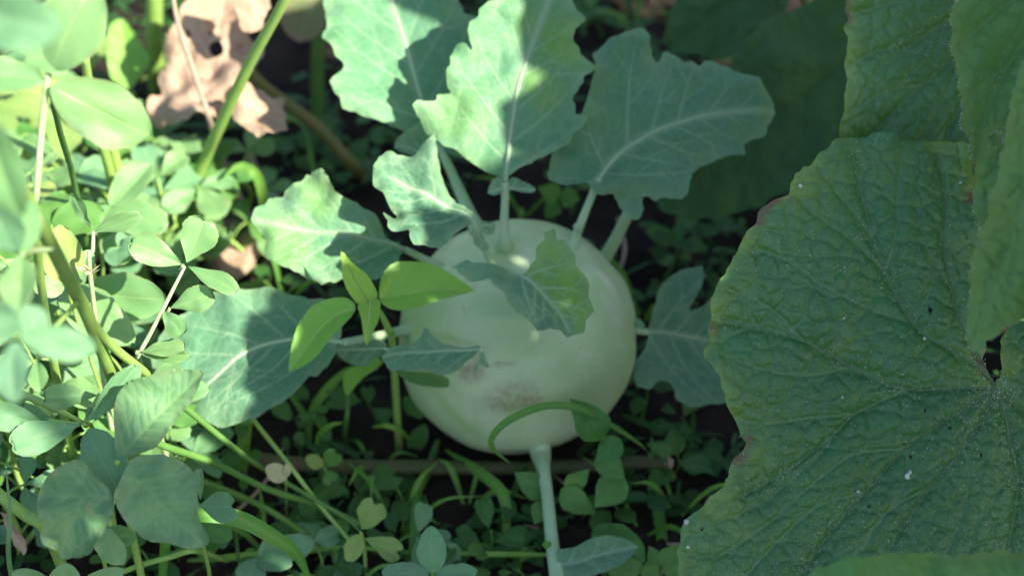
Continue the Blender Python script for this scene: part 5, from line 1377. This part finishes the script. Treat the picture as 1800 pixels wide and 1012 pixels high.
random.seed(31)
sprig('leafy sprig climbing against the foot of the bulb under the arched grass', [P(1020, 705, .868), P(1045, 745, .872), P(1072, 790, .88), P(1070, 840, .888), foot(Z(1062, 880, 0))], (0.0006, 0.0009, 0.001, 0.001),
      [((1062, 772), (1008, 702), 62, .872, .862, .1), ((1048, 800), (1100, 836), 52, .876, .872, -.3), ((1090, 770), (1050, 812), 44, .875, .872, .2), ((1096, 838), (1048, 893), 58, .88, .874, .1), ((1070, 845), (1080, 815), 30, .885, .88, 0)])
sprig('low sprig of four pointed leaves right of the pale leaf stalk', [P(1000, 862, .895), P(1003, 885, .905), foot(Z(1005, 905, 0))], (0.0007, 0.0009, 0.001),
      [((985, 860), (1044, 905), 48, .893, .89, .2), ((995, 860), (1036, 824), 36, .895, .89, .1), ((962, 870), (905, 832), 46, .90, .895, .1), ((958, 880), (940, 922), 36, .90, .897, 0)])
sprig('broad rounded seedling leaves behind the folded leaf of the pale stalk', [P(1050, 985, .882), P(1060, 1000, .89), foot(Z(1065, 1020, 0))], (0.0008, 0.001, 0.0012),
      [((1135, 985), (1045, 930), 70, .882, .878, .1), ((1060, 990), (1130, 1000), 46, .884, .882, .1)], kind='oval')
sprig('small sprig low beside the lower margin of the very large cucumber leaf', [P(1160, 990, .882), P(1160, 1005, .888), foot(Z(1160, 1025, 0))], (0.0008, 0.001, 0.0012),
      [((1160, 990), (1200, 955), 36, .882, .879, .1), ((1158, 990), (1140, 960), 26, .882, .879, .1), ((1162, 992), (1215, 1000), 40, .882, .879, 0), ((1158, 995), (1125, 1010), 34, .882, .88, 0)])
sprig('dim seedling with two round leaves left of the foot of the bulb', [P(728, 780, .955), P(732, 795, .96), foot(Z(735, 815, 0))], (0.0006, 0.0008, 0.001),
      [((720, 795), (748, 748), 32, .955, .95, .1), ((738, 730), (712, 700), 28, .96, .955, .1), ((722, 700), (740, 735), 26, .955, .95, 0)], kind='oval')
sprig('sprig behind the bulb under the broad shaded kohlrabi leaf', [P(985, 345, .99), P(975, 370, 1.02), foot(Z(970, 400, 0))], (0.0008, 0.001, 0.0012), [((985, 345), (945, 330), 36, .99, .985, 0), ((985, 345), (1020, 350), 36, .99, .985, 0), ((980, 355), (960, 385), 30, 1.0, 1.0, 0)])

# ================================================================== sunlit clover thicket at the left
random.seed(77)


def thicket_plant(apex, seed, size, label, group, mats, kinds=('oval', 'obovate'), nl=5, stemm='stem'):
    random.seed(seed)
    f = foot(apex, random.uniform(-.03, .03), random.uniform(0.0, .05))
    q = thing('clover_plant', label, 'clover', f, group)
    st = [f, f.lerp(apex, .5) + Vector((random.uniform(-.012, .012), random.uniform(-.01, .01), 0)), apex]
    tube('stem', st, (0.0015, 0.0013, 0.0008), M[stemm], q, seg=6, n=6)
    cm = catmull(st, 10)
    for k in range(nl):
        t = 1 - 0.62 * k / max(1, nl - 1) if nl > 1 else 1
        p = Vector(cm[int(t * (len(cm) - 1))])
        a = random.uniform(0, 6.28)
        out = Vector((math.cos(a), math.sin(a), 0.75)).normalized()
        e = p + out * size * random.uniform(0.5, 0.9)
        lf = tube('leaf', [p, p.lerp(e, .5) + Vector((0, 0, .002)), e], (0.0006, 0.0006, 0.0006), M[stemm], q, seg=5, n=3)
        mt = random.choice(mats); kd = random.choice(kinds)
        h = Vector((out.x, out.y, 0)).normalized(); sdv = Vector((-h.y, h.x, 0))
        nrm = Vector((random.uniform(-.4, .4), random.uniform(-.6, .1), 1))
        for da in (0, 1.35, -1.35):
            dr = (h * math.cos(da) + sdv * math.sin(da) + Vector((0, 0, random.uniform(-.25, .35)))).normalized()
            L = size * random.uniform(0.8, 1.15)
            leaflet(lf, e, e + dr * L, L * random.uniform(.55, .72), mt, kd, nrm, random.uniform(-.25, .25))
    return q


TG = 'sunlit clover thicket'
TLAB = 'bushy clover in the sunlit thicket beside the kohlrabi'
spots = [(30, 330, .93), (105, 300, .95), (170, 330, .97), (225, 300, 1.0), (300, 290, 1.02), (150, 380, .92), (220, 400, .93), (285, 350, .98), (330, 330, 1.0), (60, 400, .88), (20, 470, .86), (85, 470, .88), (180, 450, .90), (260, 440, .94),
         (310, 395, .98), (40, 560, .86), (110, 640, .87), (60, 640, .86), (190, 590, .88), (220, 660, .88), (130, 250, 1.0), (60, 240, .97), (200, 240, 1.03), (10, 180, 1.0), (130, 180, 1.05), (20, 760, .85), (60, 840, .85), (110, 790, .86), (240, 720, .87), (0, 100, 1.05), (165, 60, 1.1),
         (-80, 420, .85), (-90, 600, .84), (-70, 780, .82), (-100, 240, .95)]
for i, (x, y, d) in enumerate(spots):
    if i in (6, 13, 18, 24): continue      # gaps in the thicket
    sz = (.018, .022, .027)[i % 3]; kk = ('pale green', 'pale green', 'grass-green', 'yellowing')[(i * 5) % 7 % 4]
    thicket_plant(P(x, y, d), 300 + i, sz, 'bushy %s clover with %s leaflets in the sunlit thicket' % (kk, {.018: 'small', .022: 'medium', .027: 'large'}[sz]), TG,
                  {'pale green': [cl, cl, cl, cb], 'grass-green': [M['herb']], 'yellowing': [cl, YL]}[kk], nl=5)
for i, (x, y, d, lab) in enumerate(((330, 250, 1.02, 'small clover with rounded leaflets under the slanting light green stalk'), (400, 300, 1.02, 'clover with dull green leaflets by the curved bright grass blade'), (380, 400, 1.02, 'clover with dark leaflets near the tan dead leaf'),
                                    (300, 800, .88, 'shaded clover under the long dark green stalk'), (330, 960, .87, 'shaded clover behind the slim stalk with dried bracts'), (420, 985, .875, 'shaded clover under the flat grass blade'), (570, 1000, .88, 'blue-green clover beside the end of the wide bright grass blade'),
                                    (690, 960, .88, 'dull clover behind the yellowing three-part leaf'))):
    thicket_plant(P(x, y, d), 400 + i, .018, lab, None, [cl, M['herb']] if i < 3 else [M['herb'], cb], nl=4 if i < 3 else 3, stemm='stem_dark' if i > 2 else 'stem')


# ================================================================== ground cover
def ground_cover():
    r = np.random.default_rng(3)
    V = []; F = []; LU = []; k = 0

    def leaf(p, dirv, side, nn, L, w_):
        nonlocal k
        prof = ((0, .05), (.25, .8), (.55, 1.0), (.8, .75), (1, .05))
        for t, s in prof:
            c = p + dirv * L * t + nn * L * (-0.25 * t * t)
            for e in (-1, 0, 1):
                V.append(c + side * w_ * .5 * s * e + nn * abs(e) * w_ * 0.12 * s); LU.append((t, e, 0))
        for i in range(4):
            for e in range(2):
                a = k + i * 3 + e
                F.append((a, a + 1, a + 4, a + 3))
        k += 15
    n = 0
    while n < 3400:
        x, y = r.uniform(-0.42, 0.42), r.uniform(-0.30, 0.48)
        if vnoise(x * 22, y * 22) < -0.16: continue
        if math.hypot(x, y) < 0.035: continue
        n += 1
        g = 0.010 * float(fbm(x * 9.0, y * 9.0, 4))
        hgt = r.uniform(0.003, 0.022)
        c = np.array((x, y, g + hgt))
        a0 = r.uniform(0, 6.28); m = r.integers(2, 4); L = 0.003 + 0.010 * r.random() ** 1.8
        for j in range(m):
            a = a0 + j * 6.283 / m + r.normal(0, .2)
            dv = np.array((math.cos(a), math.sin(a), r.uniform(-.1, .6))); dv /= np.linalg.norm(dv)
            s = np.cross(dv, (0, 0, 1)); s /= np.linalg.norm(s)
            q_ = r.random()
            leaf(c, dv, s, np.cross(s, dv), L * r.uniform(.8, 1.2) * (2.2 if q_ < .3 else 1), L * (r.uniform(.5, .85) if q_ > .3 else r.uniform(.18, .4)))
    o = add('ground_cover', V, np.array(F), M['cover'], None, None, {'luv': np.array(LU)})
    tag(o, 'small dark green seedlings carpeting the shaded soil', 'ground cover', None, 'stuff')


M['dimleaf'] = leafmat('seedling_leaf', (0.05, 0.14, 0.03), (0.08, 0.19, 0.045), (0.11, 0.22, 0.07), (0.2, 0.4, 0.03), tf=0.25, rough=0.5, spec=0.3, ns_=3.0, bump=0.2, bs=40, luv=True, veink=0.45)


def dim_weeds():
    r = random.Random(44)
    random.seed(44)
    spots_ = [(520, 760), (585, 775), (660, 800), (690, 840), (640, 860), (820, 860), (850, 950), (560, 930), (470, 930), (820, 1000), (930, 1000), (1130, 900), (1180, 800), (1200, 720), (1190, 870), (1120, 720), (1160, 460), (1130, 530), (1200, 430), (1000, 350), (920, 350),
              (1090, 300), (620, 270), (560, 330), (690, 200), (520, 260), (480, 200), (1140, 180), (1060, 30), (1120, 20), (560, 700), (660, 720), (700, 900), (380, 880), (420, 840), (610, 1000), (1090, 870), (470, 460), (500, 500)]
    for i, (x, y) in enumerate(spots_):
        f0 = Z(x, y + 30, 0); f = foot(f0)
        h = r.uniform(.015, .04)
        top_ = f + Vector((r.uniform(-.01, .01), r.uniform(-.01, .01), h))
        if i % 3 == 2:
            q = thing('grass_tuft', 'tuft of thin dim grass blades rooted in the shaded soil', 'grass', f, 'dim grass tufts on the soil')
            for k in range(r.randrange(3, 6)):
                a = r.uniform(0, 6.28); L = r.uniform(.03, .07)
                e = f + Vector((math.cos(a) * L * .6, math.sin(a) * L * .6, L * r.uniform(.25, .7)))
                ribbon('blade', [f, f.lerp(e, .5) + Vector((0, 0, .012)), e], [.0012, r.uniform(.0018, .0035), .0004], M['grass'], q)
            continue
        kd = r.choice(('oval', 'ovate', 'heart')); big = r.uniform(.010, .021)
        q = thing('seedling', {'oval': 'dim seedling with rounded leaves on the shaded soil', 'ovate': 'dim seedling with pointed leaves on the shaded soil', 'heart': 'dim seedling with notched leaves on the shaded soil'}[kd], 'weed', f, 'dim seedlings on the soil')
        tube('stem', [f, f.lerp(top_, .5) + Vector((.002, 0, 0)), top_], (.0008, .0007, .0005), M['stem_dark'], q, seg=6, n=4)
        n = r.randrange(3, 6); a0 = r.uniform(0, 6)
        for k in range(n):
            a = a0 + k * 2.4; e = Vector((math.cos(a), math.sin(a), r.uniform(-.1, .5))).normalized()
            b = f.lerp(top_, 1 - .12 * k)
            L = big * r.uniform(.6, 1.15)
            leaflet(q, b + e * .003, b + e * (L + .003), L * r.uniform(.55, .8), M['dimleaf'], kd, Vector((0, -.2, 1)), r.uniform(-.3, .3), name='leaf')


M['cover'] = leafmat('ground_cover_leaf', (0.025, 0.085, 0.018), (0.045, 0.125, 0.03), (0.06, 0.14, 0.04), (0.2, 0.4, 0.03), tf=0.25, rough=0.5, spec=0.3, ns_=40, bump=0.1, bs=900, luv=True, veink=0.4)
ground_cover()
dim_weeds()


def litter():
    r = random.Random(9)
    for i in range(26):
        x, y = r.uniform(-.3, .3), r.uniform(-.2, .42)
        a = r.uniform(0, 3.14); L = r.uniform(.02, .06)
        z = ground_z(x, y) + .004
        p = [Vector((x, y, z)), Vector((x + math.cos(a) * L * .5, y + math.sin(a) * L * .5, z + r.uniform(0.001, .008))), Vector((x + math.cos(a + .2) * L, y + math.sin(a + .2) * L, z + .001))]
        o = tube('twig', p, (r.uniform(.0006, .0012), .0010, .0006), M['straw'] if i % 3 else M['stick'], None, seg=6, n=4)
        tag(o, 'short pale dry straw lying on the shaded soil among seedlings' if i % 3 else 'short dark twig lying on the shaded soil among seedlings', 'twig', 'dry twigs on the soil')


litter()
